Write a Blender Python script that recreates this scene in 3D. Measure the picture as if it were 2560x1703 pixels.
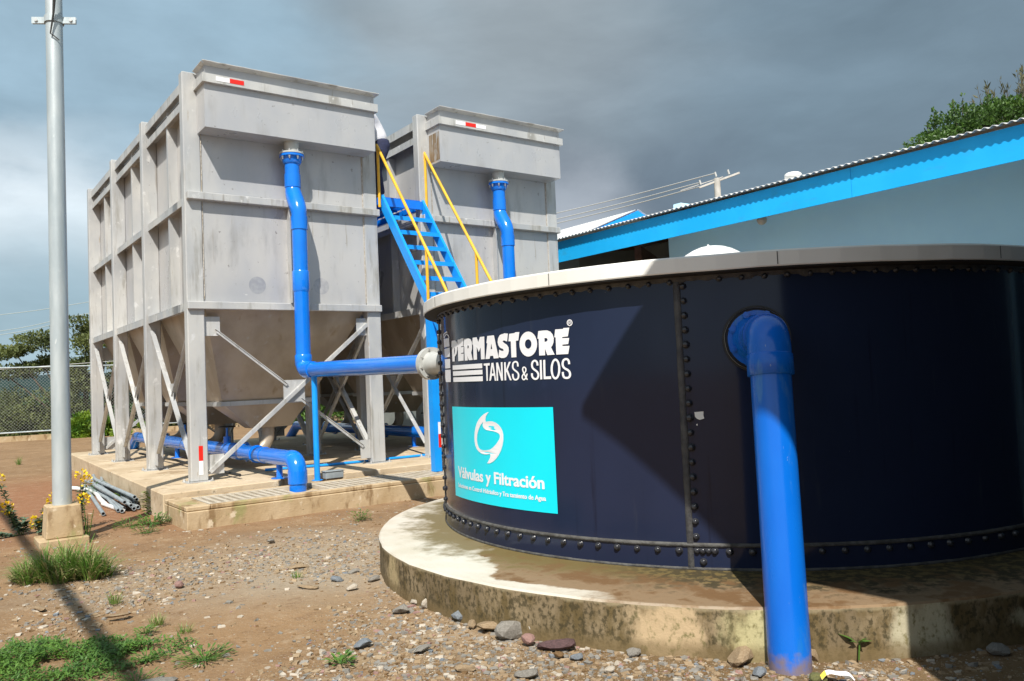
import bpy, bmesh, math, random
import numpy as np
from math import sin, cos, pi, radians as R, sqrt, atan2
from mathutils import Vector as V, Matrix, noise
from mathutils.geometry import tessellate_polygon

scene = bpy.context.scene
for o_ in list(bpy.data.objects):
    bpy.data.objects.remove(o_)
col = scene.collection
random.seed(7)

# ------------------------------------------------------------------ camera
cam_d = bpy.data.cameras.new('camera'); cam = bpy.data.objects.new('camera', cam_d); col.objects.link(cam)
cam_d.sensor_width = 36; cam_d.lens = 28.31; cam_d.clip_start = 0.1; cam_d.clip_end = 3000
cR = V((0.99903651, 0.00209395, -0.04383671)); cU = V((0.0438867, -0.04766673, 0.99789871)); cF = V((0, 0.9988611, 0.0477127))
cam.matrix_world = Matrix(((cR.x, cU.x, -cF.x, 0), (cR.y, cU.y, -cF.y, 0), (cR.z, cU.z, -cF.z, 1.6), (0, 0, 0, 1)))
scene.camera = cam
scene.view_settings.view_transform = 'Standard'; scene.view_settings.look = 'None'
scene.view_settings.exposure = 0.32; scene.view_settings.gamma = 1.0
scene.render.resolution_x = 1024; scene.render.resolution_y = 681

# ------------------------------------------------------------------ world: blue sky behind a storm cloud deck
SUN_EL = 49.8
w = bpy.data.worlds.new('World'); scene.world = w; w.use_nodes = True
nt = w.node_tree; nt.nodes.clear()
def wn(t, **k):
    n = nt.nodes.new(t)
    for a, b in k.items(): setattr(n, a, b)
    return n
out = wn('ShaderNodeOutputWorld'); mixs = wn('ShaderNodeMixShader')
sky = wn('ShaderNodeTexSky'); sky.sky_type = 'NISHITA'; sky.sun_disc = False
sky.sun_elevation = R(SUN_EL); sky.sun_rotation = R(181.5); sky.altitude = 900; sky.dust_density = 1.5
bs = wn('ShaderNodeBackground'); bs.inputs[1].default_value = 0.10
bc = wn('ShaderNodeBackground'); bc.inputs[1].default_value = 1.0
nt.links.new(sky.outputs[0], bs.inputs[0])
tc = wn('ShaderNodeTexCoord')
def blob(d, inner, outer, wk=1.0):
    """1 towards direction d, fading to 0 between the cosines inner and outer"""
    v = V(d).normalized()
    dp = wn('ShaderNodeVectorMath', operation='DOT_PRODUCT'); dp.inputs[1].default_value = v
    nt.links.new(tc.outputs['Generated'], dp.inputs[0])
    # wobble with noise
    ad = wn('ShaderNodeMath', operation='MULTIPLY_ADD'); nt.links.new(wob.outputs[0], ad.inputs[0]); ad.inputs[1].default_value = wk; nt.links.new(dp.outputs['Value'], ad.inputs[2])
    mr = wn('ShaderNodeMapRange', interpolation_type='SMOOTHERSTEP')
    mr.inputs[1].default_value = outer; mr.inputs[2].default_value = inner
    nt.links.new(ad.outputs[0], mr.inputs[0]); return mr.outputs[0]
mp = wn('ShaderNodeMapping'); mp.inputs['Scale'].default_value = (1.0, 1.0, 2.2)
nt.links.new(tc.outputs['Generated'], mp.inputs[0])
nz = wn('ShaderNodeTexNoise'); nz.inputs['Scale'].default_value = 2.6; nz.inputs['Detail'].default_value = 7; nz.inputs['Roughness'].default_value = 0.5
nz.inputs['Distortion'].default_value = 0.25
nt.links.new(mp.outputs[0], nz.inputs['Vector'])
nz2 = wn('ShaderNodeTexNoise'); nz2.inputs['Scale'].default_value = 2.4; nz2.inputs['Detail'].default_value = 8; nz2.inputs['Roughness'].default_value = 0.56; nz2.inputs['Distortion'].default_value = 0.5
nt.links.new(mp.outputs[0], nz2.inputs['Vector'])
wob = wn('ShaderNodeMapRange'); wob.inputs[1].default_value = 0.25; wob.inputs[2].default_value = 0.75; wob.inputs[3].default_value = -0.07; wob.inputs[4].default_value = 0.07
nt.links.new(nz.outputs['Fac'], wob.inputs[0])
def wmix(f, a, b):
    m = wn('ShaderNodeMix', data_type='RGBA')
    if hasattr(f, 'links'): nt.links.new(f, m.inputs[0])
    else: m.inputs[0].default_value = f
    for s, i in ((a, 6), (b, 7)):
        if hasattr(s, 'links'): nt.links.new(s, m.inputs[i])
        else: m.inputs[i].default_value = (*s, 1)
    return m.outputs[2]
BASE = (0.22, 0.30, 0.345)
c = wmix(blob((0.06, 0.93, 0.50), 0.99, 0.86, .5), BASE, (0.285, 0.335, 0.365))
sz_ = wn('ShaderNodeSeparateXYZ'); nt.links.new(tc.outputs['Generated'], sz_.inputs[0])
def zband(lo, hi, wk):
    a_ = wn('ShaderNodeMath', operation='MULTIPLY_ADD'); nt.links.new(wob.outputs[0], a_.inputs[0]); a_.inputs[1].default_value = wk; nt.links.new(sz_.outputs[2], a_.inputs[2])
    m = wn('ShaderNodeMapRange', interpolation_type='SMOOTHSTEP'); m.inputs[1].default_value = hi; m.inputs[2].default_value = lo; nt.links.new(a_.outputs[0], m.inputs[0]); return m.outputs[0]
def mul(a, b, k=1.0):
    m = wn('ShaderNodeMath', operation='MULTIPLY'); nt.links.new(a, m.inputs[0]); nt.links.new(b, m.inputs[1])
    m2 = wn('ShaderNodeMath', operation='MULTIPLY'); nt.links.new(m.outputs[0], m2.inputs[0]); m2.inputs[1].default_value = k
    return m2.outputs[0]
c = wmix(mul(blob((0.24, 0.95, 0.20), 1.0, 0.84, .5), zband(.21, .43, 1.2), 1.0), c, (0.118, 0.150, 0.185))
c = wmix(blob((-0.56, 0.80, 0.42), 0.99, 0.86, .8), c, (0.285, 0.41, 0.50))
c = wmix(blob((0.56, 0.78, 0.36), 1.0, 0.86, .5), c, (0.155, 0.220, 0.270))
# pale breaks low on the left and low in the middle
low = wn('ShaderNodeMapRange', interpolation_type='SMOOTHSTEP'); low.inputs[1].default_value = 0.40; low.inputs[2].default_value = 0.58
nt.links.new(nz.outputs['Fac'], low.inputs[0])
def mul(a, b, k=1.0):
    m = wn('ShaderNodeMath', operation='MULTIPLY'); nt.links.new(a, m.inputs[0]); nt.links.new(b, m.inputs[1])
    m2 = wn('ShaderNodeMath', operation='MULTIPLY'); nt.links.new(m.outputs[0], m2.inputs[0]); m2.inputs[1].default_value = k
    return m2.outputs[0]
c = wmix(mul(mul(blob((-0.54, 0.84, 0.12), 0.985, 0.90, .4), zband(.14, .27, .7)), low.outputs[0], 1.0), c, (0.68, 0.75, 0.79))
c = wmix(mul(blob((-0.56, 0.82, 0.165), 1.0, 0.955, .45), zband(.17, .31, 1.6), 1.0), c, (0.76, 0.83, 0.87))
c = wmix(blob((-0.50, 0.86, 0.02), 1.0, 0.972, .1), c, (0.30, 0.42, 0.49))
c = wmix(blob((0.06, 0.985, 0.125), 1.0, 0.986, .10), c, (0.36, 0.395, 0.44))
# brighter cloud round the sun, behind the viewer
c = wmix(blob((-0.03, -0.86, 0.55), .95, .15), c, (0.46, 0.54, 0.62))
# soft overall variation
var = wn('ShaderNodeMapRange'); var.inputs[1].default_value = 0.3; var.inputs[2].default_value = 0.7; var.inputs[3].default_value = 0.86; var.inputs[4].default_value = 1.14
nt.links.new(nz2.outputs['Fac'], var.inputs[0])
vm = wn('ShaderNodeVectorMath', operation='SCALE'); nt.links.new(c, vm.inputs[0]); nt.links.new(var.outputs[0], vm.inputs['Scale'])
# finer billows and streaks over the whole deck
mp3 = wn('ShaderNodeMapping'); mp3.inputs['Scale'].default_value = (1.0, 1.0, 3.2); mp3.inputs['Location'].default_value = (3.1, 1.7, .4); nt.links.new(tc.outputs['Generated'], mp3.inputs[0])
nz3 = wn('ShaderNodeTexNoise'); nz3.inputs['Scale'].default_value = 4.6; nz3.inputs['Detail'].default_value = 10; nz3.inputs['Roughness'].default_value = 0.58; nz3.inputs['Distortion'].default_value = 0.4
nt.links.new(mp3.outputs[0], nz3.inputs['Vector'])
v3 = wn('ShaderNodeMapRange'); v3.inputs[1].default_value = 0.32; v3.inputs[2].default_value = 0.68; v3.inputs[3].default_value = 0.91; v3.inputs[4].default_value = 1.10
nt.links.new(nz3.outputs['Fac'], v3.inputs[0])
vm2 = wn('ShaderNodeVectorMath', operation='SCALE'); nt.links.new(vm.outputs[0], vm2.inputs[0]); nt.links.new(v3.outputs[0], vm2.inputs['Scale'])
nt.links.new(vm2.outputs[0], bc.inputs[0])
mixs.inputs[0].default_value = 0.93
nt.links.new(bs.outputs[0], mixs.inputs[1]); nt.links.new(bc.outputs[0], mixs.inputs[2])
nt.links.new(mixs.outputs[0], out.inputs[0])

# ------------------------------------------------------------------ sun
sd = bpy.data.lights.new('sun', 'SUN'); sun = bpy.data.objects.new('sun', sd); col.objects.link(sun)
sd.energy = 5.0; sd.angle = R(0.53); sd.color = (1.0, 0.955, 0.88)
el = R(SUN_EL)
to_sun = V((-0.026 * cos(el), -cos(el), sin(el)))
sun.rotation_euler = to_sun.to_track_quat('Z', 'Y').to_euler()
sun.location = (-1, -20, 24)

# ------------------------------------------------------------------ materials
def mat(name, base, rough=0.6, metal=0.0, spec=0.5, var=None, scale=6.0, detail=5, bump=0.0, bscale=None, layers=(), coat=0.0, stretch=(1, 1, 1), transl=0.0, coord='Object', rvar=0.0):
    """var: second colour blended by noise; layers: (colour, noise scale, lo, hi, stretch) spots or streaks laid over it"""
    m = bpy.data.materials.new(name); m.use_nodes = True
    t = m.node_tree; b = t.nodes['Principled BSDF']
    b.inputs['Roughness'].default_value = rough; b.inputs['Metallic'].default_value = metal
    b.inputs['Specular IOR Level'].default_value = spec
    b.inputs['Coat Weight'].default_value = coat; b.inputs['Coat Roughness'].default_value = 0.06
    cc = t.nodes.new('ShaderNodeTexCoord')
    def noi(s, st=(1, 1, 1), d=5, rg=0.55):
        mpn = t.nodes.new('ShaderNodeMapping'); mpn.inputs['Scale'].default_value = st
        t.links.new(cc.outputs[coord], mpn.inputs[0])
        n = t.nodes.new('ShaderNodeTexNoise'); n.inputs['Scale'].default_value = s; n.inputs['Detail'].default_value = d; n.inputs['Roughness'].default_value = rg
        t.links.new(mpn.outputs[0], n.inputs['Vector']); return n.outputs['Fac']
    def mix(f, a, bb):
        x = t.nodes.new('ShaderNodeMix'); x.data_type = 'RGBA'
        t.links.new(f, x.inputs[0])
        for s, i in ((a, 6), (bb, 7)):
            if isinstance(s, tuple): x.inputs[i].default_value = (*s, 1)
            else: t.links.new(s, x.inputs[i])
        return x.outputs[2]
    def rng(f, lo, hi):
        r_ = t.nodes.new('ShaderNodeMapRange'); r_.inputs[1].default_value = lo; r_.inputs[2].default_value = hi; r_.interpolation_type = 'SMOOTHSTEP'
        t.links.new(f, r_.inputs[0]); return r_.outputs[0]
    c_ = base
    if var is not None: c_ = mix(rng(noi(scale, stretch, detail), 0.36, 0.64), base, var)
    for lc, ls, lo, hi, st in layers: c_ = mix(rng(noi(ls, st, 6, 0.6), lo, hi), c_, lc)
    if isinstance(c_, tuple): b.inputs['Base Color'].default_value = (*c_, 1)
    else: t.links.new(c_, b.inputs['Base Color'])
    if rvar:
        r_ = t.nodes.new('ShaderNodeMapRange'); r_.inputs[1].default_value = .3; r_.inputs[2].default_value = .7
        r_.inputs[3].default_value = max(.02, rough - rvar); r_.inputs[4].default_value = rough + rvar
        t.links.new(noi(scale * 1.7, stretch), r_.inputs[0]); t.links.new(r_.outputs[0], b.inputs['Roughness'])
    if bump:
        bn = t.nodes.new('ShaderNodeBump'); bn.inputs['Strength'].default_value = bump; bn.inputs['Distance'].default_value = 0.02
        t.links.new(noi(bscale or scale * 4, (1, 1, 1), 8, 0.65), bn.inputs['Height']); t.links.new(bn.outputs[0], b.inputs['Normal'])
    if transl:
        ts = t.nodes.new('ShaderNodeBsdfTranslucent'); ms = t.nodes.new('ShaderNodeMixShader'); ms.inputs[0].default_value = transl
        if isinstance(c_, tuple): ts.inputs[0].default_value = (*c_, 1)
        else: t.links.new(c_, ts.inputs[0])
        o = t.nodes['Material Output']
        t.links.new(b.outputs[0], ms.inputs[1]); t.links.new(ts.outputs[0], ms.inputs[2]); t.links.new(ms.outputs[0], o.inputs[0])
    return m
M = {}
M['steel'] = mat('stainless_steel', (0.56, 0.555, 0.53), 0.42, 0.2, 0.5, var=(0.43, 0.44, 0.445), scale=1.3, detail=7, stretch=(1, 1, .55), bump=0.12, bscale=16, rvar=.12,
    layers=(((0.33, 0.32, 0.29), 2.6, .53, .70, (1.8, 1.8, .30)), ((0.29, 0.27, 0.24), 5.5, .57, .74, (2.4, 2.4, .16)), ((0.33, 0.26, 0.17), 8, .66, .78, (2.4, 2.4, .3)), ((0.66, 0.66, 0.65), 6, .60, .72, (1, 1, .7)), ((0.26, 0.25, 0.24), 26, .68, .74, (1, 1, .6))))
M['steel_face'] = mat('stainless_sheet', (0.53, 0.52, 0.50), 0.36, 0.2, 0.5, var=(0.42, 0.43, 0.45), scale=.8, detail=6, stretch=(1, 1, .6), bump=0.10, bscale=5, rvar=.12,
    layers=(((0.36, 0.355, 0.35), 2.2, .53, .74, (1.4, 1.4, .35)), ((0.30, 0.25, 0.18), 6.5, .64, .78, (2.6, 2.6, .16)), ((0.28, 0.27, 0.26), 13, .66, .70, (1, 1, 1)), ((0.62, 0.62, 0.61), 5.2, .70, .76, (1, 1, 1.8))))
M['hopper'] = mat('hopper_sheet', (0.41, 0.345, 0.27), 0.42, 0.2, 0.5, var=(0.29, 0.235, 0.17), scale=1.6, stretch=(1, 1, .5), bump=0.1, bscale=8, rvar=.1,
    layers=(((0.25, 0.18, 0.10), 3.0, .60, .78, (1.5, 1.5, .35)), ((0.42, 0.40, 0.37), 5, .62, .75, (1, 1, 1))))
M['weld'] = mat('weld_bead', (0.60, 0.56, 0.50), 0.5, 0.3, var=(0.40, 0.34, 0.26), scale=30, bump=0.5, bscale=60)
M['blue'] = mat('blue_pipe_paint', (0.003, 0.185, 0.74), 0.20, 0, 0.5, var=(0.003, 0.165, 0.69), scale=3, rvar=.06, coat=.4, bump=.03, bscale=14,
    layers=(((0.03, 0.20, 0.66), 16, .70, .76, (1, 1, .4)),))
M['blue_old'] = mat('weathered_blue_pipe_paint', (0.002, 0.118, 0.56), 0.25, 0, 0.45, var=(0.003, 0.138, 0.60), scale=3, rvar=.08, coat=.1, bump=.04, bscale=12, stretch=(1, 1, .3),
    layers=(((0.05, 0.19, 0.52), 9, .58, .72, (1, 1, .25)), ((0.22, 0.32, 0.50), 40, .69, .74, (1, 1, .3)), ((0.02, 0.17, 0.40), 5, .60, .74, (1, 1, .2))))
def dust_foot(m, top, colr):
    # soil splashed up the foot of a pipe: a ragged band of dirt, in object space
    t = m.node_tree; b = t.nodes['Principled BSDF']; src = b.inputs['Base Color'].links[0].from_socket
    cc = t.nodes.new('ShaderNodeTexCoord'); sx = t.nodes.new('ShaderNodeSeparateXYZ'); t.links.new(cc.outputs['Object'], sx.inputs[0])
    n = t.nodes.new('ShaderNodeTexNoise'); n.inputs['Scale'].default_value = 18; n.inputs['Detail'].default_value = 8; t.links.new(cc.outputs['Object'], n.inputs['Vector'])
    a = t.nodes.new('ShaderNodeMath'); a.operation = 'MULTIPLY_ADD'; t.links.new(n.outputs['Fac'], a.inputs[0]); a.inputs[1].default_value = -top * 2.2; t.links.new(sx.outputs[2], a.inputs[2])
    r_ = t.nodes.new('ShaderNodeMapRange'); r_.inputs[1].default_value = -top * .2; r_.inputs[2].default_value = -top * 1.05; r_.inputs[4].default_value = .8; t.links.new(a.outputs[0], r_.inputs[0])
    x = t.nodes.new('ShaderNodeMix'); x.data_type = 'RGBA'; t.links.new(r_.outputs[0], x.inputs[0]); t.links.new(src, x.inputs[6]); x.inputs[7].default_value = (*colr, 1); t.links.new(x.outputs[2], b.inputs['Base Color'])
dust_foot(M['blue_old'], .09, (0.22, 0.15, 0.09))
M['sky_blue'] = mat('light_blue_paint', (0.008, 0.31, 0.86), 0.35, 0, 0.5, var=(0.008, 0.28, 0.80), scale=4, bump=.04, bscale=20)
M['fascia'] = mat('fascia_paint', (0.012, 0.47, 0.97), 0.55, 0, 0.4, var=(0.006, 0.43, 0.92), scale=1.2,
    layers=(((0.03, 0.30, 0.60), 14, .72, .76, (1, 1, .5)), ((0.02, 0.40, 0.80), 3, .52, .75, (1, 1, 3))))
M['yellow'] = mat('yellow_paint', (0.78, 0.45, 0.03), 0.4, var=(0.70, 0.38, 0.025), scale=5, bump=.04)
M['galv'] = mat('galvanised_steel', (0.52, 0.57, 0.58), 0.42, 0.35, var=(0.42, 0.48, 0.50), scale=6, stretch=(1, 1, .25), bump=.06, bscale=30, rvar=.1,
    layers=(((0.45, 0.33, 0.20), 6, .71, .80, (2, 2, .5)), ((0.62, 0.66, 0.66), 14, .64, .72, (1, 1, .3))))
M['concrete'] = mat('slab_concrete', (0.56, 0.45, 0.31), 0.85, 0, 0.25, var=(0.47, 0.365, 0.24), scale=1.6, bump=.25, bscale=22, detail=8,
    layers=(((0.33, 0.235, 0.14), 2.4, .53, .70, (1, 1, 1)), ((0.62, 0.52, 0.38), 5, .57, .68, (1, 1, 1)), ((0.30, 0.24, 0.16), 9, .60, .70, (1, 1, 1)), ((0.20, 0.13, 0.07), 24, .70, .76, (1, 1, 1))))
M['concrete_side'] = mat('rough_concrete', (0.50, 0.385, 0.245), 0.9, 0, 0.2, var=(0.40, 0.29, 0.165), scale=2.2, bump=.45, bscale=16, detail=8, stretch=(1, 1, .5),
    layers=(((0.25, 0.165, 0.085), 4.0, .52, .66, (1.4, 1.4, .5)), ((0.30, 0.27, 0.12), 2.6, .56, .70, (1, 1, .7)), ((0.60, 0.50, 0.36), 6, .60, .68, (1, 1, .8)), ((0.12, 0.08, 0.045), 30, .68, .74, (1, 1, 1))))
M['cover'] = mat('drain_cover_concrete', (0.52, 0.46, 0.37), 0.88, 0, 0.2, var=(0.44, 0.38, 0.29), scale=5, bump=.3, bscale=30)
M['navy'] = mat('navy_enamel', (0.0145, 0.0215, 0.050), 0.12, 0, 0.26, var=(0.012, 0.018, 0.042), scale=.9, coat=.08, rvar=.03, stretch=(1, 1, .5),
    layers=(((0.040, 0.055, 0.12), 1.7, .62, .85, (1, 1, .6)), ((0.030, 0.036, 0.055), 3.2, .60, .85, (3, 3, .3)), ((0.008, 0.011, 0.026), 4.0, .60, .78, (3, 3, .14)), ((0.35, 0.38, 0.40), 46, .765, .785, (1, 1, 1))))
M['seam'] = mat('black_sealant', (0.030, 0.030, 0.034), 0.45, 0, 0.5, var=(0.065, 0.063, 0.060), scale=14, bump=.4, bscale=40)
M['ledge'] = mat('weathered_sealant', (0.10, 0.098, 0.092), 0.7, 0, 0.4, var=(0.055, 0.052, 0.048), scale=16, bump=.5, bscale=40)
M['bolt'] = mat('black_bolt_cap', (0.018, 0.019, 0.024), 0.22, 0, 0.5, var=(0.05, 0.05, 0.055), scale=20)
M['rim'] = mat('white_rim_paint', (0.78, 0.77, 0.73), 0.42, 0, 0.5, var=(0.72, 0.71, 0.66), scale=1.4, bump=.04, bscale=6, stretch=(1, 1, .4),
    layers=(((0.52, 0.52, 0.42), 5, .66, .82, (.8, .8, 3)), ((0.2, 0.2, 0.18), 50, .76, .79, (1, 1, 1))))
M['white'] = mat('white_plastic', (0.80, 0.80, 0.78), 0.4, var=(0.76, 0.76, 0.73), scale=4)
M['lettering'] = mat('white_vinyl', (0.80, 0.80, 0.82), 0.35)
M['teal'] = mat('teal_vinyl', (0.0, 0.70, 0.84), 0.28, 0, 0.5, var=(0.0, 0.68, 0.82), scale=2)
M['red'] = mat('red_tape', (0.72, 0.02, 0.01), 0.35)
M['grey_flange'] = mat('grey_plastic', (0.50, 0.51, 0.49), 0.4, var=(0.42, 0.43, 0.41), scale=8)
M['zinc'] = mat('zinc_bolt', (0.62, 0.62, 0.60), 0.35, 0.7)
M['grey_pipe'] = mat('grey_conduit', (0.30, 0.335, 0.35), 0.5, var=(0.24, 0.27, 0.285), scale=6, bump=.08,
    layers=(((0.36, 0.27, 0.19), 7, .66, .76, (1, 1, 1)),))
M['dark'] = mat('dark_interior', (0.02, 0.018, 0.016), 0.9)
M['rubber'] = mat('black_rubber', (0.02, 0.02, 0.02), 0.6)
M['wall'] = mat('pale_blue_wall', (0.56, 0.85, 0.97), 0.8, 0, 0.3, var=(0.53, 0.81, 0.95), scale=1.2, bump=.08, bscale=30)
M['wall2'] = mat('grey_plaster', (0.20, 0.22, 0.21), 0.85, 0, 0.3, var=(0.16, 0.18, 0.17), scale=1.5)
M['roof'] = mat('corrugated_sheet', (0.72, 0.72, 0.71), 0.45, 0.2, var=(0.62, 0.62, 0.61), scale=2, rvar=.1)
M['timber'] = mat('brown_timber', (0.10, 0.045, 0.03), 0.7, var=(0.06, 0.03, 0.02), scale=6, stretch=(4, 4, .5))
M['utility'] = mat('weathered_pole', (0.56, 0.54, 0.50), 0.8, var=(0.44, 0.42, 0.38), scale=3)
M['cable'] = mat('black_cable', (0.03, 0.028, 0.026), 0.6)
M['mesh_wire'] = mat('dull_fence_wire', (0.42, 0.43, 0.42), 0.6, 0.2)
M['pump_wall'] = mat('dark_blue_wall', (0.05, 0.085, 0.12), 0.8, var=(0.04, 0.07, 0.10), scale=2)
M['wire'] = mat('bright_wire', (0.62, 0.62, 0.60), 0.4, 0.3)
M['leaf_tree'] = mat('tree_leaf', (0.085, 0.175, 0.028), 0.5, var=(0.045, 0.095, 0.02), scale=2.6, transl=.3, layers=(((0.13, 0.19, 0.035), 3.4, .58, .75, (1, 1, 1)),))
M['leaf_brown'] = mat('olive_brown_needle', (0.17, 0.16, 0.085), 0.7, var=(0.10, 0.105, 0.05), scale=2.2, transl=.3)
M['leaf_far'] = mat('olive_leaf', (0.150, 0.180, 0.050), 0.6, var=(0.080, 0.105, 0.032), scale=.9, transl=.25, layers=(((0.22, 0.21, 0.080), 2.2, .58, .75, (1, 1, 1)),))
M['leaf_bright'] = mat('bright_leaf', (0.22, 0.33, 0.025), 0.5, var=(0.07, 0.17, 0.02), scale=1.5, transl=.35)
M['leaf_weed'] = mat('weed_leaf', (0.12, 0.24, 0.035), 0.5, var=(0.07, 0.16, 0.03), scale=8, transl=.3)
M['leaf_silver'] = mat('grey_green_leaf', (0.15, 0.21, 0.14), 0.6, var=(0.085, 0.15, 0.075), scale=9, transl=.25)
M['flower'] = mat('yellow_petal', (0.86, 0.64, 0.01), 0.5, var=(0.80, 0.50, 0.01), scale=20, transl=.2)
M['grass'] = mat('green_grass', (0.11, 0.25, 0.03), 0.5, var=(0.19, 0.28, 0.06), scale=10, transl=.3)
M['straw'] = mat('dry_grass', (0.42, 0.36, 0.17), 0.6, var=(0.26, 0.26, 0.10), scale=12, transl=.2)
M['bark'] = mat('bark', (0.10, 0.075, 0.05), 0.9, var=(0.06, 0.045, 0.03), scale=8, bump=.4, stretch=(1, 1, .3))
M['hill'] = mat('hill_woodland', (0.014, 0.034, 0.040), 0.95, 0, .1, var=(0.022, 0.045, 0.040), scale=.02, detail=8, bump=.3)
M['field'] = mat('far_meadow', (0.018, 0.040, 0.018), 0.95, 0, .1, var=(0.045, 0.085, 0.025), scale=.12, detail=8)
M['skin'] = mat('skin', (0.30, 0.16, 0.10), 0.55)
M['hair'] = mat('dark_hair', (0.02, 0.017, 0.015), 0.5)
M['shirt'] = mat('white_cotton', (0.72, 0.72, 0.76), 0.8, var=(0.66, 0.66, 0.71), scale=7, bump=.4, bscale=10)
M['trousers'] = mat('navy_cloth', (0.022, 0.028, 0.075), 0.85, var=(0.014, 0.018, 0.05), scale=9, bump=.6, bscale=12, stretch=(1, 1, 3))
M['leather'] = mat('black_leather', (0.02, 0.018, 0.017), 0.4)

# ------------------------------------------------------------------ mesh helpers
class MB:
    def __init__(s): s.v = []; s.f = []; s.sm = []
    def add(s, vs, fs, smooth=False):
        o = len(s.v); s.v += [tuple(v) for v in vs]; s.f += [tuple(i + o for i in f) for f in fs]; s.sm += [smooth] * len(fs); return s
    def hexa(s, p):       # 8 points: bottom 0-3, top 4-7
        return s.add(p, [(0, 3, 2, 1), (4, 5, 6, 7), (0, 1, 5, 4), (1, 2, 6, 5), (2, 3, 7, 6), (3, 0, 4, 7)])
    def box(s, x0, x1, y0, y1, z0, z1):
        return s.hexa([(x0, y0, z0), (x1, y0, z0), (x1, y1, z0), (x0, y1, z0), (x0, y0, z1), (x1, y0, z1), (x1, y1, z1), (x0, y1, z1)])
    def beam(s, a, b, wd, ht, up=(0, 0, 1)):
        a = V(a); b = V(b); d = (b - a).normalized(); u = V(up)
        if abs(d.dot(u)) > .98: u = V((1, 0, 0))
        x = d.cross(u).normalized() * wd / 2; y = x.cross(d).normalized() * ht / 2
        return s.hexa([a - x - y, a + x - y, a + x + y, a - x + y, b - x - y, b + x - y, b + x + y, b - x + y])
    def prism(s, pts, dvec, smooth=False):
        n = len(pts); p = [V(q) for q in pts]; d = V(dvec)
        return s.add(p + [q + d for q in p], [tuple(range(n - 1, -1, -1)), tuple(range(n, 2 * n))] + [(i, (i + 1) % n, n + (i + 1) % n, n + i) for i in range(n)], smooth)
    def tube(s, pts, r, n=16, caps=True, smooth=True):
        P = [V(p) for p in pts]; k = len(P)
        rr = r if hasattr(r, '__len__') else [r] * k
        t0 = (P[1] - P[0]).normalized(); u = t0.orthogonal().normalized(); rings = []
        for i in range(k):
            if i == 0: t = P[1] - P[0]
            elif i == k - 1: t = P[-1] - P[-2]
            else: t = (P[i + 1] - P[i]).normalized() + (P[i] - P[i - 1]).normalized()
            if t.length < 1e-9: t = t0.copy()
            t.normalize(); u = (u - t * u.dot(t)); u = u.normalized() if u.length > 1e-6 else t.orthogonal().normalized()
            b = t.cross(u)
            rings.append([P[i] + (u * cos(2 * pi * j / n) + b * sin(2 * pi * j / n)) * rr[i] for j in range(n)])
        vs = [q for rg in rings for q in rg]
        fs = [(i * n + j, i * n + (j + 1) % n, (i + 1) * n + (j + 1) % n, (i + 1) * n + j) for i in range(k - 1) for j in range(n)]
        s.add(vs, fs, smooth)
        if caps: s.add(rings[0], [tuple(range(n - 1, -1, -1))]); s.add(rings[-1], [tuple(range(n))])
        return s
    def ell(s, c, rad, nu=12, nv=8, jit=0, rot=None):
        vs = []; c = V(c)
        for i in range(nv + 1):
            th = pi * i / nv
            for j in range(nu):
                ph = 2 * pi * j / nu; q = V((sin(th) * cos(ph) * rad[0], sin(th) * sin(ph) * rad[1], cos(th) * rad[2]))
                if jit: q *= 1 + jit * (noise.noise(q * (2.2 / max(rad)) + c * 7.0))
                if rot: q = rot @ q
                vs.append(c + q)
        fs = [(i * nu + j, (i + 1) * nu + j, (i + 1) * nu + (j + 1) % nu, i * nu + (j + 1) % nu) for i in range(nv) for j in range(nu)]
        return s.add(vs, fs, not jit or jit < .35)
    def build(s, name, m, parent=None, bevel=0, weld=False):
        me = bpy.data.meshes.new(name); me.from_pydata(s.v, [], s.f)
        me.polygons.foreach_set('use_smooth', s.sm); me.materials.append(m); me.update()
        o = bpy.data.objects.new(name, me); col.objects.link(o)
        if parent: o.parent = parent
        if bevel:
            b = o.modifiers.new('bevel', 'BEVEL'); b.width = bevel; b.segments = 1; b.limit_method = 'ANGLE'; b.angle_limit = R(40)
        return o
def tag(o, label=None, cat=None, group=None, kind=None):
    if label: o['label'] = label
    if cat: o['category'] = cat
    if group: o['group'] = group
    if kind: o['kind'] = kind
    return o
def empty(name, loc, rz=0, label=None, cat=None, group=None):
    o = bpy.data.objects.new(name, None); col.objects.link(o); o.location = loc; o.rotation_euler = (0, 0, rz); o.empty_display_size = .2
    return tag(o, label, cat, group)
def plate_quads(poly, d): return MB().prism(poly, d)
# the site grid: both settling tanks, their slab and the building share it (a to the right, b away, z up)
TH = 0.6382; A0 = V((-4.6151, 11.4562, 0)); D1 = V((cos(TH), sin(TH), 0)); D2 = V((-sin(TH), cos(TH), 0))
def L(a, b, z=0): return A0 + D1 * a + D2 * b + V((0, 0, z))
def L2(p):  # world -> grid
    q = V(p) - A0; return (q.dot(D1), q.dot(D2))
ZS = 0.33
TC = V((2.12, 8.10, 0)); TR = 2.84          # big round tank
RC = V((1.92, 7.68, 0)); RR = 3.21; ZR = 0.28  # its concrete plinth
def arc(c, u, v, r, a0, a1, n=10):
    """points on an arc round c in the plane of unit vectors u, v"""
    return [V(c) + V(u) * r * cos(a0 + (a1 - a0) * i / n) + V(v) * r * sin(a0 + (a1 - a0) * i / n) for i in range(n + 1)]
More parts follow.
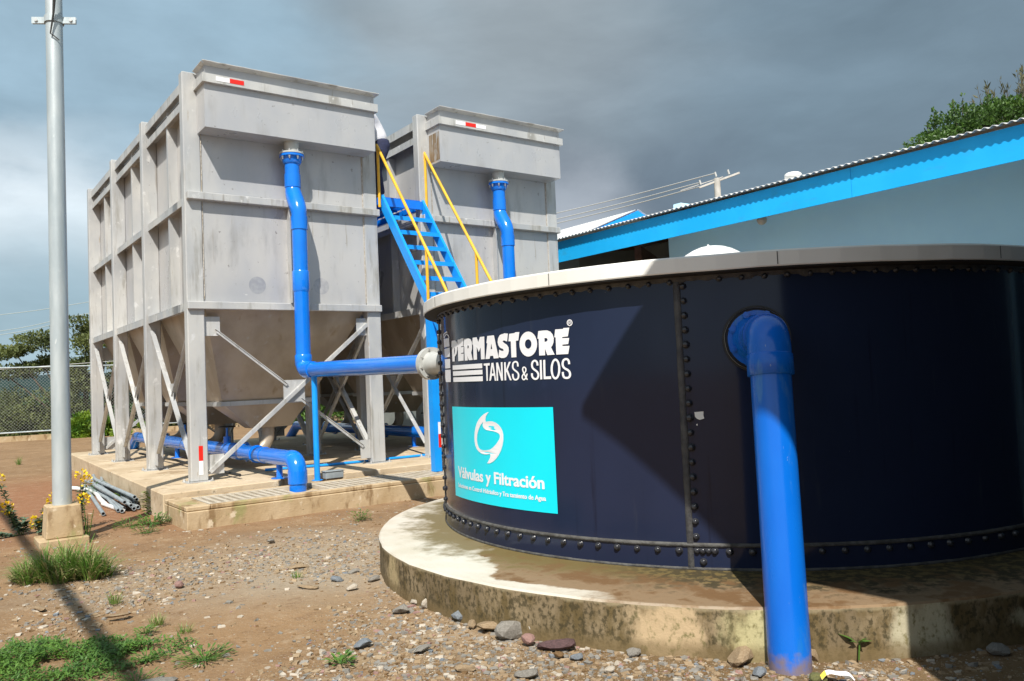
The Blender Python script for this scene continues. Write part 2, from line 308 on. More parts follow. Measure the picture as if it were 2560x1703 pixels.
# ------------------------------------------------------------------ ground: one sheet to the horizon
def lerp(a, b, t): return a + (b - a) * t
def ground_z(x, y):
    d = sqrt(x * x + y * y)
    h = 0.026 * noise.noise(V((x * .9, y * .9, 0))) + 0.016 * noise.noise(V((x * 2.6, y * 2.6, 3)))
    k = max(0, min(1, (d - 28) / 10)); far = 0
    a, b = L2((x, y, 0))
    if b > 26.2: far = -min(6, (b - 26.2) * .22)      # the land drops away behind the fence
    return h * max(0, 1 - d / 30) + far - .012
def axis(n, near, far):
    t = np.linspace(-1, 1, n); return np.sign(t) * (np.abs(t) * near + np.abs(t) ** 7 * (far - near))
xs = axis(461, 26, 900) - 2; ys = axis(461, 30, 950) + 7
gv = [(x, y, ground_z(x, y)) for y in ys for x in xs]; nx = len(xs)
gf = [(j * nx + i, j * nx + i + 1, (j + 1) * nx + i + 1, (j + 1) * nx + i) for j in range(len(ys) - 1) for i in range(nx - 1)]
def ground_mat():
    m = bpy.data.materials.new('bare_earth'); m.use_nodes = True; t = m.node_tree; b = t.nodes['Principled BSDF']
    b.inputs['Roughness'].default_value = .95; b.inputs['Specular IOR Level'].default_value = .15
    tcn = t.nodes.new('ShaderNodeTexCoord'); P = tcn.outputs['Object']
    def noi(s, d=6, rg=.6, typ='N'):
        n = t.nodes.new('ShaderNodeTexNoise'); n.inputs['Scale'].default_value = s; n.inputs['Detail'].default_value = d; n.inputs['Roughness'].default_value = rg
        t.links.new(P, n.inputs['Vector']); return n.outputs['Fac']
    def rng(f, lo, hi, a=0, c=1):
        r_ = t.nodes.new('ShaderNodeMapRange'); r_.inputs[1].default_value = lo; r_.inputs[2].default_value = hi; r_.inputs[3].default_value = a; r_.inputs[4].default_value = c; r_.interpolation_type = 'SMOOTHSTEP'
        t.links.new(f, r_.inputs[0]); return r_.outputs[0]
    def mix(f, a, c):
        x = t.nodes.new('ShaderNodeMix'); x.data_type = 'RGBA'; t.links.new(f, x.inputs[0])
        for s, i in ((a, 6), (c, 7)):
            if isinstance(s, tuple): x.inputs[i].default_value = (*s, 1)
            else: t.links.new(s, x.inputs[i])
        return x.outputs[2]
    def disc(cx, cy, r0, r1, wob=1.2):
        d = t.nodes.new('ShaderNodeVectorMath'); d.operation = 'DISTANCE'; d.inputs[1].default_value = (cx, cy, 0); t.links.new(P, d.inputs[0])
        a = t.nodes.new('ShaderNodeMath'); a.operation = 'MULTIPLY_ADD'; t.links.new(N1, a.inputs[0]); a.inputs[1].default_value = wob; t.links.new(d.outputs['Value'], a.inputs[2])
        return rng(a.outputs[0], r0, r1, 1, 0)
    def mul(f, k):
        x = t.nodes.new('ShaderNodeMath'); x.operation = 'MULTIPLY'; t.links.new(f, x.inputs[0])
        if isinstance(k, float): x.inputs[1].default_value = k
        else: t.links.new(k, x.inputs[1])
        return x.outputs[0]
    N1 = noi(.9, 5); N2 = noi(5.0, 8, .65); N3 = noi(28, 6, .7); N4 = noi(90, 3, .7)
    c_ = mix(rng(N1, .36, .64), (0.225, 0.140, 0.074), (0.280, 0.178, 0.096))
    c_ = mix(mul(disc(-6.6, 13.5, 3.0, 7.5, 2.5), .9), c_, (0.27, 0.130, 0.068))   # redder earth behind the pole
    c_ = mix(mul(disc(-1.7, 7.6, 1.6, 3.4, 2.2), .85), c_, (0.345, 0.285, 0.21))
    c_ = mix(mul(disc(-3.4, 7.0, .7, 1.9, 1.6), .6), c_, (0.345, 0.285, 0.21))
    c_ = mix(mul(disc(-.4, 5.2, .5, 1.5, 1.2), .7), c_, (0.32, 0.245, 0.16))       # pale gravelly dust
    c_ = mix(mul(disc(-1.9, 5.6, .7, 1.7, 1.2), .7), c_, (0.30, 0.185, 0.095))    # a worn hollow of finer soil
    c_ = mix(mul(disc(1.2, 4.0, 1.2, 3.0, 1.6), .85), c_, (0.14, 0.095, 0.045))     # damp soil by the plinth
    c_ = mix(mul(rng(N2, .52, .72), .55), c_, (0.40, 0.30, 0.20))
    c_ = mix(mul(rng(N2, .48, .30), .55), c_, (0.165, 0.095, 0.050))
    c_ = mix(mul(rng(N3, .58, .70), .55), c_, (0.44, 0.36, 0.27))
    c_ = mix(mul(rng(N3, .42, .30), .5), c_, (0.13, 0.078, 0.042))
    c_ = mix(mul(rng(N4, .60, .68), .5), c_, (0.50, 0.44, 0.36))
    # green beyond the fence
    sx = t.nodes.new('ShaderNodeSeparateXYZ'); t.links.new(P, sx.inputs[0])
    dp = t.nodes.new('ShaderNodeVectorMath'); dp.operation = 'DOT_PRODUCT'; dp.inputs[1].default_value = D2; t.links.new(P, dp.inputs[0])
    c_ = mix(rng(dp.outputs['Value'], 26.5 + A0.dot(D2), 28 + A0.dot(D2)), c_, mix(rng(N1, .4, .6), (0.045, 0.10, 0.02), (0.08, 0.13, 0.03)))
    t.links.new(c_, b.inputs['Base Color'])
    bn = t.nodes.new('ShaderNodeBump'); bn.inputs['Strength'].default_value = .55; bn.inputs['Distance'].default_value = .03
    s = t.nodes.new('ShaderNodeMath'); s.operation = 'ADD'; t.links.new(N3, s.inputs[0]); t.links.new(N2, s.inputs[1]); t.links.new(s.outputs[0], bn.inputs['Height'])
    t.links.new(bn.outputs[0], b.inputs['Normal']); return m
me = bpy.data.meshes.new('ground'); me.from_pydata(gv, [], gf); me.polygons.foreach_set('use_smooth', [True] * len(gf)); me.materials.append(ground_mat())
ground = bpy.data.objects.new('ground', me); col.objects.link(ground); tag(ground, 'brown bare earth yard strewn with gravel', kind='structure')

# hills
def ridge(name, dist, h0, amp, m, x0, x1, seed, n=160):
    vs = []; fs = []
    for i in range(n + 1):
        x = lerp(x0, x1, i / n); hh = h0 + amp * noise.noise(V((x * .008 + seed, seed, 0))) + amp * .25 * noise.noise(V((x * .05, seed, 2)))
        for k, (dy, kk) in enumerate(((-90, 0), (-55, .45), (-22, .85), (0, 1), (90, .5), (200, 0))):
            vs.append((x, dist + dy + 12 * noise.noise(V((x * .02, k, seed))), -8 + (hh + 8) * kk))
    for i in range(n):
        for k in range(5): fs.append((i * 6 + k, (i + 1) * 6 + k, (i + 1) * 6 + k + 1, i * 6 + k + 1))
    mb = MB().add(vs, fs, True); o = mb.build(name, m); tag(o, kind='structure'); return o
o = ridge('hills', 520, 17, 5, M['hill'], -900, 900, 3); o['label'] = 'dark wooded hills far behind the fence'
o = ridge('meadow', 210, 2.2, 2.5, M['field'], -420, 300, 8); o['label'] = 'green meadow slope below the far hills'

# ------------------------------------------------------------------ concrete slab, drain channel, plinth
mb = MB()
P_ = [L(-.60, -.95, 0), L(.95, -.85, 0), L(1.15, -.55, 0), L(1.75, -.55, 0), L(1.95, -.85, 0), L(7.9, -.95, 0), L(8.0, 9.5, 0), L(-.28, 9.4, 0)]
P_ = [p + V((0, 0, -.1)) for p in P_]
mb.prism(P_, (0, 0, ZS + .1))
slab = mb.build('concrete_slab', M['concrete'], bevel=.012)
tag(slab, 'beige concrete slab the steel tanks stand on', kind='structure')
ch = empty('drain_channel', L(-.58, -1.98, 0), TH, 'long low beige concrete drain box with ribbed covers before the slab', 'drain')
mb = MB(); mb.box(0, 8.4, -.02, 1.04, -.1, .205); mb.box(0, .28, 0, 1.03, .207, .26); mb.box(.282, 8.4, 0, .10, .207, .26); mb.box(.282, 8.4, .93, 1.03, .207, .258)
o = mb.build('wall', M['concrete_side'], ch, bevel=.01)
mb = MB(); x = .30
gi = 0
while x < 8.35:
    if not (1.42 < x < 1.80): mb.box(x, x + .052, .112, .918, .208, .256)
    x += .105; gi += 1
mb.box(.30, 8.35, .102, .16, .2075, .2565); mb.box(.30, 8.35, .87, .928, .2075, .2565)
o = mb.build('cover', M['cover'], ch)

def plinth_mat(side):
    m = mat('plinth_side' if side else 'plinth_top', (0.60, 0.555, 0.48) if not side else (0.27, 0.205, 0.12), .85, 0, .3, var=(0.53, 0.475, 0.385) if not side else (0.175, 0.13, 0.075), scale=2.2, bump=.35, bscale=18,
            stretch=(1, 1, .4) if side else (1, 1, 1))
    t = m.node_tree; b = t.nodes['Principled BSDF']; src = b.inputs['Base Color'].links[0].from_socket
    tcn = t.nodes.new('ShaderNodeTexCoord'); P = tcn.outputs['Object']
    def noi(s, st=(1, 1, 1)):
        mp_ = t.nodes.new('ShaderNodeMapping'); mp_.inputs['Scale'].default_value = st; t.links.new(P, mp_.inputs[0])
        n = t.nodes.new('ShaderNodeTexNoise'); n.inputs['Scale'].default_value = s; n.inputs['Detail'].default_value = 8; n.inputs['Roughness'].default_value = .62
        t.links.new(mp_.outputs[0], n.inputs['Vector']); return n.outputs['Fac']
    def rng(f, lo, hi, a=0, c=1):
        r_ = t.nodes.new('ShaderNodeMapRange'); r_.inputs[1].default_value = lo; r_.inputs[2].default_value = hi; r_.inputs[3].default_value = a; r_.inputs[4].default_value = c; r_.interpolation_type = 'SMOOTHSTEP'
        t.links.new(f, r_.inputs[0]); return r_.outputs[0]
    def op(o_, a, c):
        x = t.nodes.new('ShaderNodeMath'); x.operation = o_
        for s, i in ((a, 0), (c, 1)):
            if isinstance(s, (int, float)): x.inputs[i].default_value = s
            else: t.links.new(s, x.inputs[i])
        return x.outputs[0]
    def mix(f, a, c):
        x = t.nodes.new('ShaderNodeMix'); x.data_type = 'RGBA'; t.links.new(f, x.inputs[0])
        for s, i in ((a, 6), (c, 7)):
            if isinstance(s, tuple): x.inputs[i].default_value = (*s, 1)
            else: t.links.new(s, x.inputs[i])
        return x.outputs[2]
    if not side:
        sx = t.nodes.new('ShaderNodeSeparateXYZ'); t.links.new(P, sx.inputs[0])
        n1 = noi(1.6); n2 = noi(5, (1, 1, 1)); n3 = noi(14)
        # distance from the tank wall
        ds = t.nodes.new('ShaderNodeVectorMath'); ds.operation = 'DISTANCE'; ds.inputs[1].default_value = (TC.x - RC.x, TC.y - RC.y, ZR); t.links.new(P, ds.inputs[0])
        dw = op('SUBTRACT', ds.outputs['Value'], TR)
        # wet tan film covering the right part, clean pale cement to the left
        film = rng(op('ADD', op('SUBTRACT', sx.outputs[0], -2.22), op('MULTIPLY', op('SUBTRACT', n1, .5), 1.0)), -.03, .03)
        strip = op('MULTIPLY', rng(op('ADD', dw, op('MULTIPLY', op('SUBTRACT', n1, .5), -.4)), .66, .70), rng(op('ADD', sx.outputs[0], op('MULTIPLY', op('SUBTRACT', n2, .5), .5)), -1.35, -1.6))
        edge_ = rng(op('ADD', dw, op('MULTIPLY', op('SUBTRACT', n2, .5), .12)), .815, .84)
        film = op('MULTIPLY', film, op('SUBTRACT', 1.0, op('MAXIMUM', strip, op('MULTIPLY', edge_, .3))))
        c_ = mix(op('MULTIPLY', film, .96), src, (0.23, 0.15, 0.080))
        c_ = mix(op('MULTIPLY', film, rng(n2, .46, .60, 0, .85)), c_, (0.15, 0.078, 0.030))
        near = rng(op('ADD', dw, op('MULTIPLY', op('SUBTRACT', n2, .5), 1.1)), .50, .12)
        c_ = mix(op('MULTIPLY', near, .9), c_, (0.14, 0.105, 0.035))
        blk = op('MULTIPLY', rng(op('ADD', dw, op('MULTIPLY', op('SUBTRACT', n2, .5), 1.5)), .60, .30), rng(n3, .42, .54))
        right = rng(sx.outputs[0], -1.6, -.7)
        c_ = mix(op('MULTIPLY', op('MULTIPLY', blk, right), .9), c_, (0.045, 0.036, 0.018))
        c_ = mix(rng(n3, .66, .74, 0, .5), c_, (0.30, 0.22, 0.12))
    else:
        sz = t.nodes.new('ShaderNodeSeparateXYZ'); t.links.new(P, sz.inputs[0])
        n1 = noi(1.9, (1, 1, .7)); n2 = noi(8, (1, 1, .5)); n3 = noi(34, (1, 1, .7)); n4 = noi(1.15, (1, 1, .2))
        c_ = mix(rng(n2, .40, .60, 0, .9), src, (0.115, 0.080, 0.030))
        c_ = mix(rng(n3, .46, .60, 0, .8), c_, (0.045, 0.036, 0.016))
        # bare patches where the render shows through the moss, each with its own ragged edge
        for px_, py_, r0, colr in ((-1.10, -3.0, .26, (0.54, 0.40, 0.24)), (-.62, -3.14, .23, (0.50, 0.45, 0.24)), (.27, -3.18, .24, (0.50, 0.46, 0.32)), (-2.9, -1.3, .2, (0.46, 0.36, 0.2)), (.9, -3.05, .1, (0.4, 0.36, 0.24))):
            dd = t.nodes.new('ShaderNodeVectorMath'); dd.operation = 'DISTANCE'; dd.inputs[1].default_value = (px_, py_, .12); t.links.new(P, dd.inputs[0])
            c_ = mix(op('MULTIPLY', rng(op('ADD', dd.outputs['Value'], op('MULTIPLY', op('SUBTRACT', n2, .5), .32)), r0, r0 * .45), .85), c_, mix(rng(n3, .5, .7), colr, (0.22, 0.19, 0.08)))
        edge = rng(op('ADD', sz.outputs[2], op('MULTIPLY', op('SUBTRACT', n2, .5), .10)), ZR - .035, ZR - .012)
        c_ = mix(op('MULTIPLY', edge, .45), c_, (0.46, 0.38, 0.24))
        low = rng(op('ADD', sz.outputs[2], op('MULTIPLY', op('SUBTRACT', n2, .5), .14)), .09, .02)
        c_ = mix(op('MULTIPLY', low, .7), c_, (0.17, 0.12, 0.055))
    t.links.new(c_, b.inputs['Base Color']); return m
pl = empty('tank_plinth', RC, 0, 'round mossy concrete plinth under the navy tank, stained brown on top', 'plinth')
N = 160; ring = []
for i in range(N):
    a = 2 * pi * i / N; r_ = RR + .03 * noise.noise(V((cos(a) * 2, sin(a) * 2, 0))) + .008 * noise.noise(V((cos(a) * 14, sin(a) * 14, 5)))
    ring.append((r_ * cos(a), r_ * sin(a)))
mb = MB(); vs = [(x, y, z) for z in (-.15, .06, .14, ZR - .012) for x, y in ring]
for k in range(4): pass
fs = [(k * N + i, k * N + (i + 1) % N, (k + 1) * N + (i + 1) % N, (k + 1) * N + i) for k in range(3) for i in range(N)]
vs = [(x * (1 + .002 * noise.noise(V((x * 6, y * 6, z * 9)))), y * (1 + .002 * noise.noise(V((x * 6, y * 6, z * 9)))), z) for x, y, z in vs]
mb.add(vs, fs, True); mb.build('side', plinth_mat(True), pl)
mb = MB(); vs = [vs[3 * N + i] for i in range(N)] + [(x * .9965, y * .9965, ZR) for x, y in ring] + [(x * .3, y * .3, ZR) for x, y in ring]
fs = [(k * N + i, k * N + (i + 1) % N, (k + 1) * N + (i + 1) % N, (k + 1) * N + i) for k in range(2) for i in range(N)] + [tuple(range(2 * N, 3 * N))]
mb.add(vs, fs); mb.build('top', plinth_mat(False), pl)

# ------------------------------------------------------------------ the steel settling tanks
W_ = 3.07; COLB = [0, 2.6, 5.25, 7.9]; CW = .24; CD = .17; ZT = 6.27
def make_settler(a0, label, tape):
    root = empty('settling_tank', L(a0, 0, ZS), TH, label, 'tank', 'raised steel settling tanks')
    z0 = ZS
    def pt(name, mb, m='steel', par=root, bevel=0):
        mb.v = [(x, y, z - z0) for x, y, z in mb.v]
        return mb.build(name, M[m], par, bevel)
    # columns
    for i, b in enumerate(COLB):
        for s in (0, 1):
            x0 = 0 if s == 0 else W_ - CW
            c_ = pt('column', MB().box(x0, x0 + CW, b, b + CD, ZS + .013, ZT), bevel=.012)
            bp = MB().box(x0 - .07, x0 + CW + .07, b - .06, b + CD + .06, ZS, ZS + .012)
            for dx in (-.045, CW + .045):
                for dy in (-.035, CD + .035):
                    bp.tube([(x0 + dx, b + dy, ZS), (x0 + dx, b + dy, ZS + .05)], .010, 8); bp.tube([(x0 + dx, b + dy, ZS + .012), (x0 + dx, b + dy, ZS + .03)], .02, 6)
            o = pt('base_plate', bp, par=c_)
            if s == 0 and i == 0 and tape == 'two':
                for z_a, z_b, mm in ((.63, .842, 'red'), (.432, .629, 'lettering')):
                    pt('reflective_tape', MB().box(.11, .168, -.0035, -.001, z_a, z_b), mm, c_)['label'] = 'red tape strip' if mm == 'red' else 'white tape strip'
    # bodies: side and end sheets
    zt = 6.186; zb = 2.86
    for nm, x0, x1 in (('side_panel', .24, .252), ('side_panel', W_ - .252, W_ - .24)): pt(nm, MB().box(x0, x1, .03, 8.0, zb, zt), 'steel_face')
    pt('front_panel', MB().box(.253, W_ - .253, .02, .032, zb, zt), 'steel_face'); pt('back_panel', MB().box(.253, W_ - .253, 7.99, 8.002, zb, zt), 'steel_face')
    # welds up the front corners, with runs
    wl = MB()
    for x in (.25, W_ - .25):
        pp = [(x + .004 * noise.noise(V((x, z * 9, 0))), .012, z) for z in np.linspace(2.95, 6.1, 60)]
        wl.tube(pp, [.006 + .005 * abs(noise.noise(V((x, z * 14, 2)))) for z in np.linspace(2.95, 6.1, 60)], 6)
    for b in COLB:
        for x in (.236,):
            pp = [(x, b + CD + .006, z) for z in np.linspace(2.95, 6.1, 40)]; wl.tube(pp, [.004 + .006 * abs(noise.noise(V((b, z * 12, 2)))) for z in np.linspace(2.95, 6.1, 40)], 6)
    pt('weld', wl, 'weld')
    # side stiffeners: rails between columns, mid-bay ribs
    for s in (0, 1):
        f = (lambda x: x) if s == 0 else (lambda x: W_ - x)
        def bx(mb, xa, xb, *r_): xa, xb = sorted((f(xa), f(xb))); mb.box(xa, xb, *r_); return mb
        for k in range(3):
            b0 = COLB[k] + CD; b1 = COLB[k + 1]; bm = (b0 + b1) / 2 - .12
            for za, zb_, xo in ((6.06, 6.20, .06), (5.81, 5.93, .075), (4.38, 4.49, .07), (2.80, 2.92, .04)):
                mb = MB()
                bx(mb, xo, .239, b0 + .001, b1 - .001, zb_ - .012, zb_); bx(mb, xo, xo + .012, b0 + .001, b1 - .001, za, zb_ - .013)
                pt('side_rail', mb)
            mb = MB()
            for q in (bm,):
                bx(mb, .095, .239, q, q + .012, 4.495, 5.808); bx(mb, .095, .107, q + .0125, q + .075, 4.495, 5.808)
                bx(mb, .095, .239, q, q + .012, 5.935, 6.055); bx(mb, .095, .239, q, q + .012, 2.925, 4.37); bx(mb, .095, .107, q + .0125, q + .075, 2.925, 4.37)
            pt('side_rib', mb)
    # front rails and rib
    for yy, sgn in ((0, -1), (8.07, 1)):
        y0, y1 = sorted((yy - .002 * -sgn if 0 else yy + sgn * .002, yy + sgn * .10))
        pt('front_rail', MB().box(.02, W_ + .0, y0, y1, 4.385, 4.495), bevel=.008)
        y0, y1 = sorted((yy + sgn * .002, yy + sgn * .06))
        pt('front_rail', MB().box(0, W_, y0, y1, 2.80, 2.91), bevel=.008)
    mb = MB(); mb.box(1.515, 1.53, -.10, .019, 2.912, 4.383); mb.box(1.53, 1.58, -.045, -.033, 2.912, 4.383)
    pt('front_rib', mb)
    # round scuffs where fittings were ground off
    # overflow box
    bo = MB(); xa, xb = .20, 2.87; za = 5.367; zb_ = 6.26; t_ = .01
    bo.box(xa, xb, -.40, -.39, za, zb_); bo.box(xa, xa + t_, -.389, -.003, za, zb_); bo.box(xb - t_, xb, -.389, -.003, za, zb_); bo.box(xa + t_, xb - t_, -.389, -.003, za, za + t_)
    ob = pt('overflow_box', bo, 'steel_face')
    def sub(name, mb, m='steel'):
        return pt(name, mb, m, ob)
    mb = MB(); mb.box(xa - .04, xb + .04, -.462, -.402, 6.0, 6.125); mb.box(xa - .04, xa - .002, -.401, -.003, 6.0, 6.125); mb.box(xb + .002, xb + .04, -.401, -.003, 6.0, 6.125)
    sub('band', mb)
    mb = MB()       # flared lip, slightly wavy sheet
    n = 24
    pin = [(xa - .002 + (xb - xa + .004) * i / n, -.402, 6.255) for i in range(n + 1)]
    pout = [(xa - .05 + (xb - xa + .10) * i / n, -.50, 6.285 + .006 * noise.noise(V((i * .7, a0, 0)))) for i in range(n + 1)]
    vs = pin + pout + [(x, y, z + .010) for x, y, z in pin] + [(x, y, z + .010) for x, y, z in pout]; m_ = n + 1
    fs = []
    for i in range(n):
        fs += [(i, i + 1, m_ + i + 1, m_ + i), (2 * m_ + i, 3 * m_ + i, 3 * m_ + i + 1, 2 * m_ + i + 1), (m_ + i, m_ + i + 1, 3 * m_ + i + 1, 3 * m_ + i), (i, 2 * m_ + i, 2 * m_ + i + 1, i + 1)]
    fs += [(0, m_, 3 * m_, 2 * m_), (n, 2 * m_ + n, 3 * m_ + n, m_ + n)]
    mb.add(vs, fs)
    for x, s in ((xa, -1), (xb, 1)):
        mb.hexa([(x, -.40, 6.252), (x + s * .055, -.49, 6.275), (x + s * .055, -.02, 6.275), (x, -.02, 6.252), (x, -.40, 6.262), (x + s * .055, -.49, 6.285), (x + s * .055, -.02, 6.285), (x, -.02, 6.262)] if s > 0 else
                [(x, -.40, 6.252), (x, -.02, 6.252), (x + s * .055, -.02, 6.275), (x + s * .055, -.49, 6.275), (x, -.40, 6.262), (x, -.02, 6.262), (x + s * .055, -.02, 6.285), (x + s * .055, -.49, 6.285)])
    sub('lip', mb)
    xt = (.35, .545, .75) if tape == 'two' else None
    strips = ((.35, .545, 'lettering'), (.546, .75, 'red')) if tape == 'two' else ((.50, .70, 'lettering'), (.701, .92, 'red'), (.921, 1.13, 'lettering'))
    for x0, x1, mm in strips: sub('reflective_tape', MB().box(x0, x1, -.4655, -.463, 6.035, 6.10), mm)['label'] = 'red tape strip' if mm == 'red' else 'white tape strip'
    if tape != 'two':
        sub('rust_stain', MB().box(xa - .0035, xa - .0012, -.38, -.05, za + .04, za + .52), 'rust')['label'] = 'brown rust stain'
    # three hoppers
    for k in range(3):
        b0 = .04 + 2.64 * k; b1 = b0 + 2.62; cb = (b0 + b1) / 2
        mb = MB()
        top = [(.256, b0, 2.86), (W_ - .256, b0, 2.86), (W_ - .256, b1, 2.86), (.256, b1, 2.86)]
        mid = [(.74, cb - .40, 1.42), (2.18, cb - .40, 1.42), (2.18, cb + .40, 1.42), (.74, cb + .40, 1.42)]
        bot = [(1.27, cb - .17, .985), (1.93, cb - .17, .985), (1.93, cb + .17, .985), (1.27, cb + .17, .985)]
        vs = top + mid + bot
        fs = [(r_ * 4 + i, r_ * 4 + (i + 1) % 4, r_ * 4 + 4 + (i + 1) % 4, r_ * 4 + 4 + i) for r_ in (0, 1) for i in range(4)] + [(8, 9, 10, 11)]
        mb.add(vs, [f_[::-1] for f_ in fs]); hp = pt('hopper', mb, 'hopper')
        mb = MB(); e = .03
        mb.box(.74 - e, 2.18 + e, cb - .40 - e - .012, cb - .40 - .004, 1.37, 1.44); mb.box(.74 - e, 2.18 + e, cb + .404, cb + .412 + e, 1.37, 1.44)
        mb.box(.74 - e - .005, .735, cb - .403, cb + .403, 1.371, 1.439); mb.box(2.186, 2.18 + e + .005, cb - .403, cb + .403, 1.371, 1.439)
        pt('hopper_band', mb, 'steel', hp)
        # outlet bend down and across to the manifold
        pts = [(1.60, cb, 1.0), (1.60, cb, .90)] + [tuple(q) for q in arc((1.34, cb, .86), (1, 0, 0), (0, 0, -1), .26, 0, pi / 2, 8)] + [(1.27, cb, .60)]
        pt('outlet_bend', MB().tube(pts, .10, 18), 'hopper', hp)
        mb = MB().tube([(1.275, cb, .60), (1.25, cb, .60)], .16, 20)
        for q in range(8): an = q * pi / 4 + .2; mb.tube([(1.30, cb + .135 * cos(an), .60 + .135 * sin(an)), (1.225, cb + .135 * cos(an), .60 + .135 * sin(an))], .011, 6)
        pt('outlet_flange', mb, 'grey_flange', hp)
    # cross braces
    def brace(p, q, wd=.055, up=(1, 0, 0)): return pt('brace', MB().beam(p, q, .010, wd, up).beam(V(p) + V((.02, .02, 0)), V(q) + V((.02, .02, 0)), wd * .7, .008, up))
    for yb in (.06, 8.0):
        for x0, x1, z_a, z_b in ((.245, .47, 2.42, 2.70), (1.40, 1.74, 1.40, 1.735), (.245, .48, .42, .70), (W_ - .42, W_ - .245, 2.42, 2.70), (W_ - .42, W_ - .245, .42, .72)):
            pt('gusset', MB().box(x0, x1, yb, yb + .008, z_a, z_b))
        pt('brace', MB().beam((.40, yb - .006, 2.52), (1.46, yb - .006, 1.68), .010, .06, (0, 1, 0)).beam((.41, yb - .02, 2.485), (1.45, yb - .02, 1.655), .03, .008, (0, 1, 0)))
        pt('brace', MB().beam((1.68, yb - .006, 1.45), (2.70, yb - .006, .64), .010, .06, (0, 1, 0)).beam((1.67, yb - .02, 1.42), (2.69, yb - .02, .61), .03, .008, (0, 1, 0)))
        pt('brace', MB().beam((.25, yb - .016, .47), (2.82, yb - .016, 2.62), .012, .06, (0, 1, 0)).beam((.27, yb - .045, .455), (2.84, yb - .045, 2.605), .05, .008, (0, 1, 0)))
    for s in (0, 1):
        xg = .10 if s == 0 else W_ - .10; sg = 1 if s == 0 else -1
        for k in range(3):
            b0 = COLB[k] + CD; b1 = COLB[k + 1]; bm = (b0 + b1) / 2
            pt('brace', MB().beam((xg, b1 - .02, 2.68), (xg, b0 + .12, .55), .008, .075, (1, 0, 0)).beam((xg + sg * .03, b1 - .0, 2.66), (xg + sg * .03, b0 + .14, .53), .055, .008, (1, 0, 0)))
            pt('brace', MB().beam((xg + sg * .012, b0 + .05, 2.62), (xg + sg * .012, b1 - .18, .62), .008, .06, (1, 0, 0)).beam((xg + sg * .045, b0 + .06, 2.60), (xg + sg * .045, b1 - .17, .60), .055, .008, (1, 0, 0)))
            for r_ in ((xg + sg * .005 - .003, xg + sg * .005 + .003, bm - .09, bm + .11, 1.50, 1.76), (xg - .003, xg + .003, b1 - .20, b1 - .002, .42, .76), (xg - .003, xg + .003, b0 + .002, b0 + .16, .42, .66)):
                pt('gusset', MB().box(*r_))
    # grey overflow nozzle under the box
    nz_ = MB().tube([(1.54, -.21, 5.366), (1.54, -.21, 5.19)], .112, 24); no = pt('overflow_nozzle', nz_, 'grey_flange', ob)
    mb = MB().tube([(1.54, -.21, 5.205), (1.54, -.21, 5.18)], .185, 28); pt('nozzle_flange', mb, 'grey_flange', no)
    # round rubbed patches on the front sheet
    for x, z, r_, mm in ((1.03, 3.18, .13, 'patch'), (2.05, 3.20, .13, 'patch2')):
        pp = [(x + r_ * cos(2 * pi * i / 28), .0185, z + r_ * sin(2 * pi * i / 28)) for i in range(28)]
        pt('ground_patch', MB().add(pp, [tuple(range(28))]), mm)
    return root
M['rust'] = mat('rust', (0.20, 0.125, 0.055), .7, .1, var=(0.30, 0.25, 0.19), scale=9, stretch=(1, 3, .3), layers=(((0.36, 0.35, 0.33), 6, .55, .62, (1, 2, .5)),))
M['patch'] = mat('ground_steel', (0.33, 0.34, 0.37), .45, .25, var=(0.39, 0.40, 0.42), scale=14)
M['patch2'] = mat('ground_steel_pale', (0.49, 0.485, 0.48), .42, .25, var=(0.40, 0.40, 0.41), scale=12)
set1 = make_settler(0, 'big raised stainless steel hopper tank at the left, its whole left side in view', 'two')
set2 = make_settler(3.90, 'steel hopper tank behind the stairs, between the stairs and the blue eaves', 'three')

